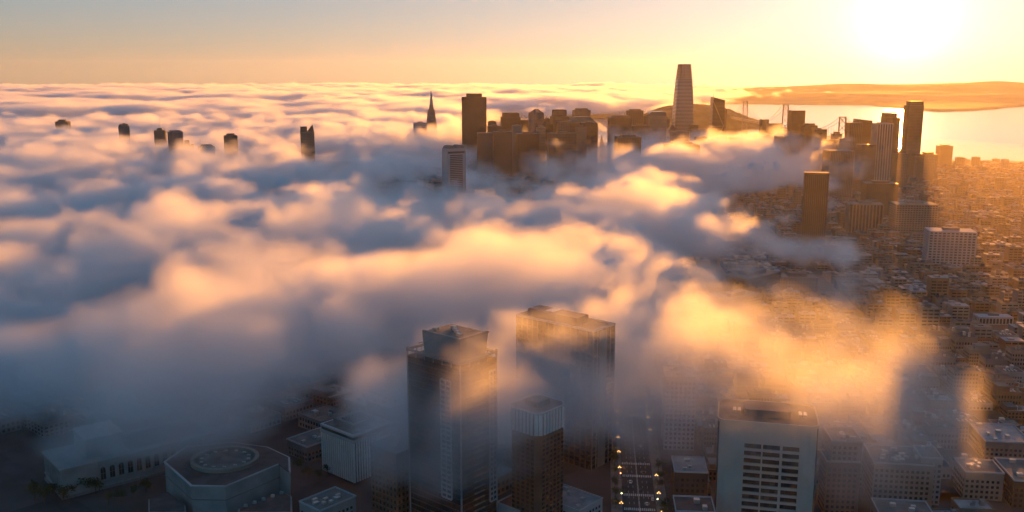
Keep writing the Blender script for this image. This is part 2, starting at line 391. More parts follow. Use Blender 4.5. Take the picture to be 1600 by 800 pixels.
T('downtown_tower', 'tan tower with set back upper storeys right of the twin masts', 'building', 860, 888, 182, 2900, 'dark', 'tan', R(8), pent=0, steps=((.1, .88, 171),))
T('downtown_tower', 'tower with dark gold cap behind the mansard roofed block', 'building', 895, 922, 172, 3050, 'dark', 'tan', R(6), pent=.75, penth=5, cap=14)
o = T('mansard_block', 'wide brown office block with sloping roof', 'building', 886, 931, 191, 2850, 'dark', 'tan', R(6), pent=0)
w, d, h = o['w'], o['d'], o['h']; MB().frustum(sq(w / 2, d / 2), sq(w * .28, d * .3), h + .9, h + 17).build('roof', M['tan'], o)
T('downtown_tower', 'dark squat block in front of the mansard roofed building', 'building', 908, 933, 192, 2700, 'glass', 'dark', R(4), pent=.5, penth=2)
T('downtown_tower', 'brown mid rise at the foot of the twin mast tower', 'building', 806, 842, 209, 2600, 'dark', 'brown', R(6), pent=.5, penth=4)
T('downtown_tower', 'long brown mid rise left of the ferry tower gap', 'building', 856, 900, 208, 2560, 'dark', 'tan', R(5), k=.5, pent=.4, penth=3)
o = T('ferry_tower', 'small pointed clock tower in the gap at the avenue end', 'clock tower', 937.3, 942.8, 222, 3440, 'cream', 'cream', R(5), k=1, pent=.75, penth=9, bay=3)
h = o['h']; MB().frustum(sq(o['w'] * .26), sq(.1), h + 9.9, h + 27).build('spire', M['rust'], o)
ring = [(math.cos(t * math.pi / 8) * 2.4, math.sin(t * math.pi / 8) * 2.4) for t in range(16)]
f_ = MB(); f_.poly([(x, -o['d'] / 2 - .8, h - 6 + y) for x, y in ring]); f_.build('clock_face', M['white'], o)
o = T('chamfered_tower', 'dark tower with chamfered corners right of the ferry gap', 'building', 951, 985, 184, 2750, 'glass', 'brown', R(4), bay=3, pent=0)
w, d, h = o['w'], o['d'], o['h']; MB().frustum(sq(w / 2, d / 2), sq(w * .38, d * .38), h + .9, h + 7).build('crown', M['brown'], o)
T('fluted_tower', 'pale fluted tower between dark chamfered block and rounded tower', 'building', 980, 1004, 173, 2950, 'dark', 'tan', R(5), hb=False, bay=6, pier=2.2, pent=.7, penth=4)
T('downtown_tower', 'brown mid rise under the fluted tower', 'building', 985, 1014, 196, 2800, 'dark', 'brown', R(6), pent=.5, penth=3)
c, w, d = place(1012, 1040, 174, 2850, R(4), .8); o = thing('rounded_tower', 'pale gridded tower with rounded shoulders left of the tallest tower', 'building', (c.x, c.y, 10), R(4)); h = c.z - 10
prof = [(1, 0), (1, h - 12), (.97, h - 6), (.9, h - 2), (.78, h)]
b = MB()
for (r0, z0), (r1, z1) in zip(prof, prof[1:]): b.frustum(sq(w / 2 * r0, d / 2), sq(w / 2 * r1, d / 2), z0, z1)
b.build('body', M['glassblue'], o); facade(w, d, 0, h - 12, 4, 3, 1.6, 1.2).build('facade_frame', M['pale'], o, 'stuff')

# the tallest, tapering rounded tower
c = PY(1069.5, 100, 2945); o = thing('tapering_tower', 'tallest skyscraper, rounded and tapering, with pale banded glass', 'skyscraper', (c.x, c.y, 10), R(5)); h = c.z - 10
W0 = 29 * zc(2945, 200) / F / 2 * 1.02
def rsq(a, r=.35, n=4):
    pts = []
    for qx, qy, t0 in ((1, 1, 0), (-1, 1, 90), (-1, -1, 180), (1, -1, 270)):
        for k in range(n + 1):
            t = R(t0 + 90 * k / n); pts.append((a * (qx * (1 - r) + r * math.cos(t)), a * (qy * (1 - r) + r * math.sin(t))))
    return pts
def rad(z):
    u = z / h
    return W0 * (1 - .06 * max(0, u - .25) - .98 * max(0, u - .40) ** 2.0)
b = MB(); zs = [h * .86 * k / 20 for k in range(21)]
for z0, z1 in zip(zs, zs[1:]): b.frustum(rsq(rad(z0)), rsq(rad(z1)), z0, z1)
b.build('shaft', M['glassblue'], o)
b = MB(); z = 3.0
while z < h * .86:
    b.frustum(rsq(rad(z) + .45), rsq(rad(z + 1.9) + .45), z, z + 1.9); z += 4.1
b.build('floor_band', M['silver'], o, 'stuff')
b = MB(); zs = [h * .86 + h * .14 * k / 5 for k in range(6)]
for z0, z1 in zip(zs, zs[1:]): b.frustum(rsq(rad(z0) - .3), rsq(rad(z1) - .3), z0, z1 - .4)
b.build('crown', M['tan'], o)
b = MB()
for k in range(12):
    for a_ in (0,):
        t = (k - 5.5) / 5.5 * .62
        for sg in (-1, 1):
            b.beam((t * rad(h * .86), sg * (rad(h * .86) + .2), h * .86), (t * rad(h), sg * (rad(h) + .2), h), .9)
b.build('crown_fin', M['silver'], o, 'stuff')
T('downtown_tower', 'thin dark slab hugging the left side of the tallest tower', 'building', 1051, 1059, 166, 3100, 'dark', 'brown', R(4), k=1.2, pent=0)
o = T('peaked_block', 'low building with pyramid roof at the foot of the tallest tower', 'building', 1043, 1057, 203, 2900, 'dark', 'tan', R(5), k=1, pent=0)
MB().frustum(sq(o['w'] / 2, o['d'] / 2), sq(.3), o['h'] + .9, o['h'] + 17).build('roof', M['brown'], o)
T('downtown_tower', 'stepped dark block right of the tallest tower base', 'building', 1076, 1093, 203, 2850, 'dark', 'brown', R(6), pent=0, steps=((.1, .8, 195),))
T('downtown_tower', 'pale slab in front of the tallest tower base', 'building', 1049, 1075, 206, 2600, 'glassblue', 'pale', R(5), pent=.5, penth=3)

# braced tower with slanted top
c = PY(1121.5, 156, 3050); o = thing('braced_tower', 'slim tower with diagonal braces, slanted top and corner spire', 'skyscraper', (c.x, c.y, 10), R(5))
w = 20 * zc(3050, 200) / F; d = w * .8; h = c.z - 10
b = MB(); v0 = sq(w / 2, d / 2); b.frustum(v0, sq(w * .47, d * .47), 0, h - 6)
b.build('body', M['glass'], o)
t = MB(); q = sq(w * .47, d * .47); i = len(t.v)
t.v += [(x, y, h - 6) for x, y in q] + [(q[0][0], q[0][1], h + 9), (q[1][0], q[1][1], h - 1), (q[2][0], q[2][1], h - 1), (q[3][0], q[3][1], h + 9)]
for k in range(4): t.f.append((i + k, i + (k + 1) % 4, i + 4 + (k + 1) % 4, i + 4 + k)); t.m.append(0)
t.f.append((i + 4, i + 5, i + 6, i + 7)); t.m.append(0); t.build('slanted_crown', M['glass'], o)
facade(w * .985, d * .985, 0, h - 8, 4.2, 30, .8, .6, .25, vp=False).build('facade_frame', M['tan'], o, 'stuff')
for sg in (-1, 1):
    y = sg * (d / 2 + .5)
    for (xa, za), (xb, zb) in (((-.47, .98), (.42, .62)), ((.42, .62), (-.5, .30)), ((-.5, .30), (.5, .02)), ((-.5, .62), (.46, .62))):
        MB().beam((xa * w, y, za * h), (xb * w, y, zb * h), 1.8).build('brace', M['pale'], o)
mast(o, -w * .46, -d * .46, h, h + 21, .7, 'spire')
T('downtown_tower', 'thin slab against the right flank of the braced tower', 'building', 1129, 1135, 170, 3120, 'dark', 'tan', R(5), k=1.5, pent=0)
T('downtown_tower', 'pale faded tower left of the bridge tower', 'building', 1188, 1200, 187, 3200, 'tan', 'tan', R(4), k=1, pent=0)
T('downtown_tower', 'pale faded slab below the bridge deck', 'building', 1200, 1219, 193, 3150, 'glassblue', 'pale', R(4), pent=0)
T('downtown_tower', 'dark square topped tower in front of the bridge', 'building', 1234, 1256, 173, 2750, 'dark', 'brown', R(4), pent=0, bay=3)
T('downtown_tower', 'brown block with rooftop clutter right of the square topped tower', 'building', 1254, 1275, 196, 2700, 'dark', 'brown', R(4), pent=.7, penth=5)
T('downtown_tower', 'brown stepped block under the bridge cable', 'building', 1270, 1290, 202, 2680, 'dark', 'tan', R(4), pent=.3, penth=3)
T('downtown_tower', 'tan tower with pale vertical fins left of the slant topped tower', 'building', 1324, 1345, 192, 2600, 'dark', 'tan', R(5), hb=False, bay=5, pier=1.8, pent=0)
o = T('slant_top_tower', 'brown tower with slightly slanted roof near the bridge deck', 'building', 1336, 1360, 189, 2680, 'dark', 'brown', R(5), pent=0)
w, d, h = o['w'], o['d'], o['h']; b = MB(); i = 0
b.v += [(x, y, h + .9) for x, y in sq(w / 2, d / 2)] + [(-w / 2, -d / 2, h + 6), (w / 2, -d / 2, h + 1.5), (w / 2, d / 2, h + 1.5), (-w / 2, d / 2, h + 6)]
for k in range(4): b.f.append((k, (k + 1) % 4, 4 + (k + 1) % 4, 4 + k)); b.m.append(0)
b.f.append((4, 5, 6, 7)); b.m.append(0); b.build('slanted_crown', M['brown'], o)
T('finned_tower', 'tower with bright white vertical fins before the twin peaked tower', 'building', 1366, 1392, 193, 2450, 'dark', 'white', R(5), hb=False, bay=7, pier=2.4, pent=.6, penth=2)
T('downtown_tower', 'tall brown tower with a stepped right edge beside the water gap', 'building', 1380, 1404, 183, 2650, 'dark', 'brown', R(4), pent=0, steps=((0, .8, 176),))
T('waterfront_tower', 'tall slim brown tower under the sun with stepped left edge', 'skyscraper', 1416, 1440, 165, 2650, 'dark', 'tan', R(4), pent=0, bay=3, steps=((.12, 1, 158),))
T('waterfront_block', 'small isolated square block by the bright water', 'building', 1466, 1486, 228, 2900, 'dark', 'brown', R(4), pent=.6, penth=3)
for a, b_, y, Y, fr, lb in (
    (1086, 1104, 214, 2700, 'tan', 'tan mid rise at the foot of the tallest tower, right side'),
    (1100, 1120, 219, 2550, 'brown', 'brown mid rise left of the braced tower foot'),
    (1118, 1140, 214, 2800, 'tan', 'tan mid rise at the foot of the braced tower'),
    (1138, 1160, 215, 2750, 'brown', 'brown mid rise just right of the braced tower foot'),
    (1158, 1175, 219, 2650, 'pale', 'pale mid rise under the island tip'),
    (1172, 1196, 212, 2850, 'tan', 'tan mid rise under the far bridge tower'),
    (1194, 1216, 210, 2900, 'brown', 'brown mid rise below the pale faded slab'),
    (1212, 1236, 213, 2750, 'tan', 'tan mid rise below the middle bridge tower'),
    (1284, 1310, 222, 2650, 'brown', 'brown mid rise under the bridge deck'),
    (1306, 1328, 219, 2550, 'tan', 'tan mid rise left of the finned tan tower foot'),
    (1340, 1366, 226, 2350, 'brown', 'brown mid rise left of the white finned tower'),
    (1398, 1418, 240, 2500, 'tan', 'tan mid rise in the gap left of the waterfront tower'),
    (1438, 1462, 241, 2600, 'brown', 'brown mid rise right of the waterfront tower foot'),
    (1040, 1090, 226, 2350, 'brown', 'wide brown mid rise in front of the tallest tower'),
    (1290, 1330, 235, 2300, 'pale', 'pale mid rise behind the ribbed tower'),
    (962, 1000, 214, 2450, 'tan', 'tan mid rise before the dark chamfered tower'),
    (770, 800, 206, 2500, 'brown', 'brown mid rise right of the granite slab foot'),
    (762, 775, 190, 2900, 'tan', 'slim tan slab right against the granite slab'),
    (812, 827, 188, 2980, 'brown', 'slim brown tower between stepped shoulders and twin masts'),
    (848, 861, 186, 3000, 'tan', 'slim tan tower right of the twin masts'),
    (870, 890, 190, 2760, 'brown', 'brown block before the set back tan tower'),
    (925, 934, 197, 2900, 'brown', 'narrow brown slab left of the ferry tower gap'),
    (800, 815, 196, 2700, 'pale', 'small pale block below the stepped brown tower'),
    (838, 852, 199, 2640, 'pale', 'small pale block below the twin mast tower'),
    (900, 916, 199, 2620, 'tan', 'small tan block below the mansard roof'),
    (745, 770, 208, 2420, 'brown', 'brown block at the foot of the granite slab'),
    (1002, 1014, 182, 2980, 'brown', 'slim brown slab between fluted and rounded towers'),
    (1038, 1046, 186, 3000, 'tan', 'slim tan slab right of the rounded tower'),
    (1220, 1234, 203, 2900, 'tan', 'slim tan slab left of the square topped tower'),
    (1300, 1314, 209, 2800, 'brown', 'slim brown slab under the near bridge tower'),
    ):
    T('mid_rise', lb, 'building', a, b_, y, Y, rnd0.choice(('dark', 'glassblue', 'grey')), fr, R(rnd0.uniform(2, 9)), pent=rnd0.choice((0, .4, .6)), penth=rnd0.uniform(2, 6), bay=rnd0.choice((3, 4, 5)), hb=rnd0.random() < .7, group='mid rises packed along the skyline')

# nearer lone towers
o = T('hotel_tower', 'white hotel tower with arched roof vaults rising from the fog', 'skyscraper', 691, 727, 232, 1900, 'white', 'white', R(30), k=.55, hb=False, bay=40, pier=1.5, pent=0, cap=3)
w, d, h = o['w'], o['d'], o['h']
b = MB(); bw = w * .7
for k in range(int((h - 12) / 3.6)):
    z = 4 + k * 3.6; b.box(-bw / 2, bw / 2, -d / 2 - .25, -d / 2 + .2, z, z + 2.1)
b.build('window_band', M['window'], o, 'stuff')
MB().box(-w * .46, w * .46, -d / 2 - .3, -d / 2 + .2, h - 9, h - 5).build('louvre_band', M['dark'], o)
b = MB()
for k in range(int((h - 12) / 3.6)): b.box(w / 2 - .2, w / 2 + .42, -1.2, 1.2, 4 + k * 3.6, 6.4 + k * 3.6)
b.build('end_window', M['window'], o, 'stuff')
for cx in (-.25, .25):
    v = MB(); n = 8
    arc = [(w * .22 * math.cos(math.pi * t / n), w * .16 * math.sin(math.pi * t / n)) for t in range(n + 1)]
    i = len(v.v); v.v += [(cx * w + x, -d / 2, h + .9 + z) for x, z in arc] + [(cx * w + x, d / 2, h + .9 + z) for x, z in arc]
    for t in range(n): v.f.append((i + t + 1, i + t, i + n + 1 + t, i + n + 2 + t)); v.m.append(0)
    v.f.append(tuple(i + t for t in range(n + 1))); v.m.append(0); v.f.append(tuple(i + n + 1 + t for t in reversed(range(n + 1)))); v.m.append(0)
    v.build('roof_vault', M['grey'], o)
T('ribbed_tower', 'dark brown tower with pale vertical ribs on the sunlit city side', 'building', 1256, 1296, 270, 1650, 'dark', 'tan', R(-14), k=.6, hb=False, bay=3.4, pier=.8, pent=0, cap=2)
T('grid_hotel', 'wide pale building with a grid of small windows showing between wisps', 'building', 1100, 1192, 462, 1130, 'window', 'pale', R(38), k=.5, fh=3.6, bay=4, band=1.9, pier=2.2, pent=.4, penth=4)
T('grid_hotel', 'taller tan gridded building behind the wide pale one', 'building', 1128, 1222, 428, 1260, 'window', 'tan', R(40), k=.5, fh=3.6, bay=4, band=1.9, pier=2.2, pent=.5, penth=5)
T('office_block', 'brown office block right of the tan gridded building', 'building', 1215, 1275, 432, 1300, 'window', 'brown', R(-5), k=.5, fh=4, bay=4, band=1.8, pier=1.6, pent=.5, penth=5)
T('office_block', 'large pale office block with long window rows in the orange haze', 'building', 1395, 1460, 318, 1750, 'window', 'pale', R(-5), k=.6, fh=4, bay=5, band=2, pier=1.6, pent=.4, penth=4)
T('office_block', 'pale pillared block left of the light shaft', 'building', 1325, 1378, 318, 1800, 'window', 'pale', R(-8), k=.5, hb=False, bay=6, pier=2.5, pent=.4, penth=4)
T('office_block', 'brown block behind the ribbed tower', 'building', 1350, 1400, 286, 2000, 'dark', 'brown', R(-5), k=.6, pent=.5, penth=4)
T('office_block', 'white stepped office with a cluttered bright roof', 'building', 1448, 1522, 360, 1480, 'window', 'white', R(-12), k=.55, fh=4, bay=6, band=1.8, pier=2.2, pent=.35, penth=4)
T('office_block', 'long low white building with a row of dark windows', 'building', 1526, 1578, 494, 1120, 'window', 'white', R(-3), k=.4, fh=4.5, bay=4, band=2.4, pier=1.2, pent=.3, penth=3)

# ------------------------------------------------------------------ near towers and civic buildings
# corner(...) sets a thing's origin at its near ground corner, local +x along the right face, local +y along the left face
GR = math.atan2(E1.y, E1.x)
def corner(name, label, cat, px, py, z, rot=GR):
    p = P(px, py, z); return thing(name, label, cat, (p.x, p.y, 10), rot), z - 10
# -- glass residential tower
o, h = corner('glass_tower', 'dark glass residential tower with white window columns and open roof crown', 'skyscraper', 719, 566, 132)
a, b_ = 33.0, 47.0
MB().box(0, a, 0, b_, 0, h - 5).build('body', M['glass'], o)
sp = MB(); sp.box(-.3, a + .3, -.3, b_ + .3, 0, .7); sp = sp.mesh('spandrel', M['dark'])
nf = 29; fh = (h - 9) / nf
for k in range(nf):
    q = link('spandrel', sp, o); q.location = (0, 0, 4 + k * fh)
for x, y in ((0, 0), (a, 0), (0, b_), (a, b_)):
    MB().box(x - .45, x + .45, y - .45, y + .45, 0, h + (6 if (x, y) == (0, 0) else 1)).build('corner_mullion', M['steel'], o)
def window_column(o, face, u0, u1, z0, z1, n, name='window_column'):
    """white frame with two lights per storey standing proud of a face (0: y=0 face, 1: x=0 face)"""
    def bx(mb, ua, ub, za, zb, p0, p1, m=0):
        if face == 0: mb.box(ua, ub, -p1, -p0, za, zb, m)
        else: mb.box(-p1, -p0, ua, ub, za, zb, m)
    fr = MB(); um = (u0 + u1) / 2; st = (z1 - z0) / n
    for ua, ub in ((u0, u0 + .7), (um - .25, um + .25), (u1 - .7, u1)): bx(fr, ua, ub, z0, z1, .3, 1.15)
    for k in range(n + 1): bx(fr, u0 + .71, u1 - .71, z0 + k * st - .55, z0 + k * st + .55, .3, 1.05)
    f = fr.build(name, M['white'], o)
    pm = MB(); w2 = (u1 - u0) / 2 - .96
    bx(pm, 0, w2, 0, st - 1.12, .32, .5); pm = pm.mesh('window_pane', M['window'])
    for k in range(n):
        for ua in (u0 + .71, um + .26):
            q = link('window_pane', pm, f); q.location = (ua, 0, z0 + k * st + .56) if face == 0 else (0, ua, z0 + k * st + .56)
window_column(o, 1, 7.5, 17.0, 30, h - 14, 24)
window_column(o, 0, a - 7.5, a - .6, 22, h - 12, 26)
bal = MB(); bal.box(a * .34, a * .62, -1.5, -.32, 0, .5); bal = bal.mesh('balcony', M['pale'])
for k in range(nf - 2):
    q = link('balcony', bal, o); q.location = (0, 0, 4 + k * fh + .9)
MB().box(.4, a - .4, .4, b_ - .4, h - 5, h - 4.4).build('roof_deck', M['roofdark'], o)
for n_, x0, x1, y0, y1 in (('p', -.5, a + .5, -.5, .5), ('p', -.5, a + .5, b_ - .5, b_ + .5), ('p', -.5, .5, .5, b_ - .5), ('p', a - .5, a + .5, .5, b_ - .5)):
    MB().box(x0, x1, y0, y1, h - 1.4, h).build('parapet_rail', M['cream'], o)
for x in np.linspace(0, a, 5):
    for y in (0, b_): MB().box(x - .2, x + .2, y - .2, y + .2, h - 5, h - 1.4).build('parapet_post', M['steel'], o)
for y in np.linspace(0, b_, 7)[1:-1]:
    for x in (0, a): MB().box(x - .2, x + .2, y - .2, y + .2, h - 5, h - 1.4).build('parapet_post', M['steel'], o)
cr = MB(); cr.frustum([(5, 5), (a - 5, 5), (a - 5, b_ - 11), (5, b_ - 11)], [(3.6, 3.6), (a - 3.6, 3.6), (a - 3.6, b_ - 10), (3.6, b_ - 10)], h - 4.4, h + 12)
crown = cr.build('roof_house', M['steel'], o)
MB().box(5, a - 5, 5, b_ - 12, h + 12, h + 12.6).build('roof_deck', M['roofgrey'], crown)
MB().box(3.4, 5, 3.4, b_ - 10.4, h + 12, h + 13.2).build('roof_edge', M['cream'], crown)
MB().box(5, a - 3.4, 3.4, 5, h + 12, h + 13.2).build('roof_edge', M['cream'], crown)
sl = MB(); sl.box(5.6, 6.6, 8, b_ - 16, h + 7.2, h + 9); 
for k in range(5):
    x, y = 9 + 3.7 * (k % 4), 9 + 5.2 * k
    MB().box(x, x + 2.6, y, y + 3.4, h + 12.6, h + 14.2).build('roof_unit', M['unit'], crown)
lv = MB(); lv.frustum([(5.35, 9), (5.75, 9), (5.75, 26), (5.35, 26)], [(4.75, 9), (5.2, 9), (5.2, 26), (4.75, 26)], h + 6.2, h + 8.6); lv.build('louvre', M['dark'], crown)
MB().beam((a - 4, b_ * .3, h + 9), (a + 9, b_ * .3, h + 8), .5).build('boom', M['steel'], crown)
MB().beam((4, b_ * .6, h + 9), (-7, b_ * .62, h + 8), .4).build('boom', M['steel'], crown)
# -- concrete slab tower behind
o, h = corner('slab_tower', 'long dark slab tower with pale roof edge beside the avenue', 'skyscraper', 927, 519, 118)
a, b_ = 27.0, 74.0
MB().box(0, a, 0, b_, 0, h).build('body', M['glass'], o)
sp = MB(); sp.box(-.3, a + .3, -.3, b_ + .3, 0, 1.1); sp = sp.mesh('spandrel', M['dark'])
for k in range(28):
    q = link('spandrel', sp, o); q.location = (0, 0, 3 + k * (h - 6) / 28)
pi = MB(); pi.box(-.6, .2, -.5, .5, 0, h - .1); pi = pi.mesh('pier', M['brown'])
for k in range(15):
    q = link('pier', pi, o); q.location = (0, b_ * k / 14, 0)
pj = MB(); pj.box(-.5, .5, -.6, .2, 0, h - .1); pj = pj.mesh('pier', M['pale'])
for k in range(6):
    q = link('pier', pj, o); q.location = (a * k / 5, 0, 0)
MB().box(a * .28, a * .62, -.75, -.3, 0, h - 1).build('end_wall', M['pale'], o)
for x0, x1, y0, y1 in ((-.7, a + .7, -.7, .3), (-.7, a + .7, b_ - .3, b_ + .7), (-.7, .3, .3, b_ - .3), (a - .3, a + .7, .3, b_ - .3)):
    MB().box(x0, x1, y0, y1, h + .02, h + 1.6).build('parapet', M['white'], o)
MB().box(.4, a - .4, .4, b_ - .4, h + .02, h + .3).build('roof_deck', M['roofgrey'], o)
MB().box(6, a - 6, 20, b_ - 6, h + .3, h + 6).build('penthouse', M['grey'], o)
MB().box(8, a - 8, 44, 52, h + 6, h + 6.6).build('skylight', M['unit'], o)
for y in (12, 36, 60): mast(o, 1.5, y, h + .3, h + 6, .18)
# -- white crowned tower
o, h = corner('white_crown_tower', 'dark tower whose top storey is ringed by white vertical fins', 'building', 842, 650, 95)
a, b_ = 29.0, 26.0
ch = [(4, 0), (a - 4, 0), (a, 4), (a, b_ - 4), (a - 4, b_), (4, b_), (0, b_ - 4), (0, 4)]
MB().frustum(ch, ch, 0, h - 14).build('body', M['brown'], o)
ins = [(x * .96 + a * .02, y * .96 + b_ * .02) for x, y in ch]
MB().frustum(ins, ins, h - 14, h - .6).build('crown_wall', M['dark'], o)
wb = MB()
for k in range(22):
    z = 3 + k * 3; 
    for x in np.linspace(5, a - 5, 6): wb.box(x - 1.1, x + 1.1, -.12, .2, z, z + 1.7)
    for y in np.linspace(5, b_ - 5, 5): wb.box(-.12, .2, y - 1.1, y + 1.1, z, z + 1.7)
wb.build('window_pane', M['window'], o, 'stuff')
for i in range(8):
    p, q = Vector((*ch[i], 0)), Vector((*ch[(i + 1) % 8], 0)); n = max(2, round((q - p).length / 3.0)); dr = (q - p).normalized(); nrm = Vector((dr.y, -dr.x, 0))
    for k in range(n):
        c = p + (q - p) * ((k + .5) / n); fin = MB(); hw = .8 if n > 2 else 1.2
        aa = [c + dr * -hw, c + dr * hw, c + dr * hw + nrm * .9, c - dr * hw + nrm * .9]
        fin.frustum([(v.x, v.y) for v in aa][::-1], [(v.x, v.y) for v in aa][::-1], h - 14, h).build('fin', M['finwhite'], o)
rim = [(x * 1.05 - a * .025, y * 1.05 - b_ * .025) for x, y in ch]
MB().frustum(rim, rim, h + .01, h + .9).build('roof_rim', M['white'], o)
MB().frustum(ins, ins, h - .58, h + 1.0).build('roof_deck', M['roofgrey'], o)
MB().box(8, a - 8, 8, b_ - 8, h + 1, h + 4.5).build('roof_unit', M['roofgrey'], o)
# -- concrete tower with slot windows
p0 = P(1116, 662, 84); p1 = P(1274, 662, 84); wd = (p1 - p0).length * .97; h = 74.0
o = thing('slot_window_tower', 'pale concrete tower with three columns of dark slot windows', 'building', ((p0.x + p1.x) / 2 + 6.5, p0.y + 19, 10), R(-13))
def rrect(w, d, r, n=3):
    pts = []
    for cx, cy, t0 in ((w / 2 - r, d / 2 - r, 0), (-w / 2 + r, d / 2 - r, 90), (-w / 2 + r, -d / 2 + r, 180), (w / 2 - r, -d / 2 + r, 270)):
        pts += [(cx + r * math.cos(R(t0 + 90 * k / n)), cy + r * math.sin(R(t0 + 90 * k / n))) for k in range(n + 1)]
    return pts
dp_ = 42.0; fx = [(-wd / 2 + wd * u) for u in (.275, .445, .46, .63, .655, .82)]
back = rrect(wd, dp_, 5)
rec = 1.6; front = -dp_ / 2
body = MB(); inner = [(x, max(y, front + rec)) for x, y in back]
body.frustum(inner, inner, 0, h - 1).build('core', M['dark'], o)
for x0, x1 in ((-wd / 2 + .02, fx[0]), (fx[1], fx[2]), (fx[3], fx[4]), (fx[5], wd / 2 - .02)):
    wide = x1 - x0 > 4
    pb = MB()
    if wide and x0 < 0: out = [(x0, front + rec), (x0, front + 5), (x0 + .5, front + 2.2)]
    if wide:
        sg = -1 if x0 < 0 else 1; xo = x0 if sg < 0 else x1; xi = x1 if sg < 0 else x0
        out = [(xi, front), (xi, front + rec + .2), (xo, front + rec + 6), (xo, front + 5), (xo - sg * 1.4, front + 1.5), (xo - sg * 5, front)]
        if sg < 0: out = out[::-1]
        pb.frustum(out[::-1], out[::-1], 0, h - 1)
    else: pb.box(x0, x1, front, front + rec + .2, 0, h - 14)
    pb.build('concrete_pier', M['concrete'], o)
MB().box(fx[0], fx[5], front + .01, front + rec + .2, h - 13.95, h - 1).build('top_band', M['concrete'], o)
rows = 13; pt = 5.0
for c in range(3):
    x0, x1 = fx[2 * c], fx[2 * c + 1]
    wm = MB(); wm.box(x0, x1, front + rec - .25, front + rec + .1, 0, pt - 1.75); wm = wm.mesh('slot_window', M['window'])
    bm_ = MB(); bm_.box(x0, x1, front + .12, front + rec + .2, 0, 1.7); bm_ = bm_.mesh('spandrel', M['concrete'])
    for k in range(rows):
        z = h - 14 - (k + 1) * pt
        q = link('slot_window', wm, o); q.location.z = z + 1.72
        q = link('spandrel', bm_, o); q.location.z = z
MB().frustum(back, back, h - .98, h).build('roof_deck', M['roofgrey'], o)
ri = rrect(wd, dp_, 5); ro = rrect(wd + .8, dp_ + .8, 5.3)
pr = MB(); n = len(ri); i = 0
pr.v += [(x, y, h - .9) for x, y in ro] + [(x, y, h + 1.1) for x, y in ro] + [(x * .985, y * .98, h + 1.1) for x, y in ri] + [(x * .985, y * .98, h + .01) for x, y in ri]
for k in range(n):
    k2 = (k + 1) % n
    for q in ((0, 1), (1, 2), (2, 3)): pr.f.append((q[0] * n + k, q[0] * n + k2, q[1] * n + k2, q[1] * n + k)); pr.m.append(0)
pr.build('parapet', M['concrete'], o)
MB().frustum(rrect(30, 18, 3), rrect(30, 18, 3), h + .01, h + 5).build('penthouse', M['grey'], o)
for x in (-22, -19, 20, 23): MB().box(x, x + 2, -4, 3, h + .01, h + 2).build('roof_unit', M['unit'], o)
# -- white finned office block
o, h = corner('finned_office', 'pale office block with close vertical fins and roof plant', 'building', 552, 680, 49)
a, b_ = 36.0, 36.0
MB().box(0, a, 0, b_, 3, h - 6).build('body', M['window'], o)
MB().box(2, a - 2, 2, b_ - 2, 0, 3).build('ground_floor', M['dark'], o)
fm_ = MB(); fm_.box(-.5, .5, -.9, .1, 2.5, h - 6.1); fm_ = fm_.mesh('fin', M['finwhite'])
fm2 = MB(); fm2.box(-.9, .1, -.5, .5, 2.5, h - 6.1); fm2 = fm2.mesh('fin', M['finwhite'])
for k in range(16):
    q = link('fin', fm_, o); q.location = (a * k / 15, 0, 0); q = link('fin', fm2, o); q.location = (0, b_ * k / 15, 0)
MB().box(-1.2, a + 1, -1.2, b_ + 1, h - 6.05, h - 4).build('cornice', M['white'], o)
MB().box(-.4, a + .2, -.4, b_ + .2, h - 3.98, h - 1.4).build('attic', M['dark'], o)
MB().box(-1.2, a + 1, -1.2, b_ + 1, h - 1.38, h).build('roof_slab', M['white'], o)
MB().box(1, a - 1, 1, b_ - 1, h + .01, h + .3).build('roof_deck', M['roofgrey'], o)
MB().box(6, a - 8, 8, b_ - 6, h + .3, h + 4).build('penthouse', M['grey'], o)
for k in range(6): MB().box(9 + 3 * k, 11 + 3 * k, 10, 24, h + 4, h + 5).build('roof_unit', M['roofdark'], o)
# -- brown block beside the glass tower
o, h = corner('brown_block', 'dark brown block with ledges tight against the glass tower', 'building', 619, 711, 58)
a, b_ = 22.0, 26.0
MB().box(0, a, 0, b_, 0, h).build('body', M['brick'], o)
for k in range(10): MB().box(-.4, a + .4, -.4, b_ + .4, 3 + k * 4.4, 3.5 + k * 4.4).build('ledge', M['brown'], o)
wb = MB()
for k in range(10):
    for x in np.linspace(2, a - 2, 6): wb.box(x - .8, x + .8, -.15, .1, 4.2 + k * 4.4, 6.4 + k * 4.4)
    for y in np.linspace(2, b_ - 2, 7): wb.box(-.15, .1, y - .8, y + .8, 4.2 + k * 4.4, 6.4 + k * 4.4)
wb.build('window_pane', M['window'], o, 'stuff')
MB().box(-.6, a + .6, -.6, b_ + .6, h + .01, h + 1).build('parapet', M['grey'], o)
for k in range(4): MB().box(3 + 4 * k, 5.5 + 4 * k, 6 + 3 * k, 9 + 3 * k, h + 1.02, h + 2.6).build('roof_unit', M['unit'], o)
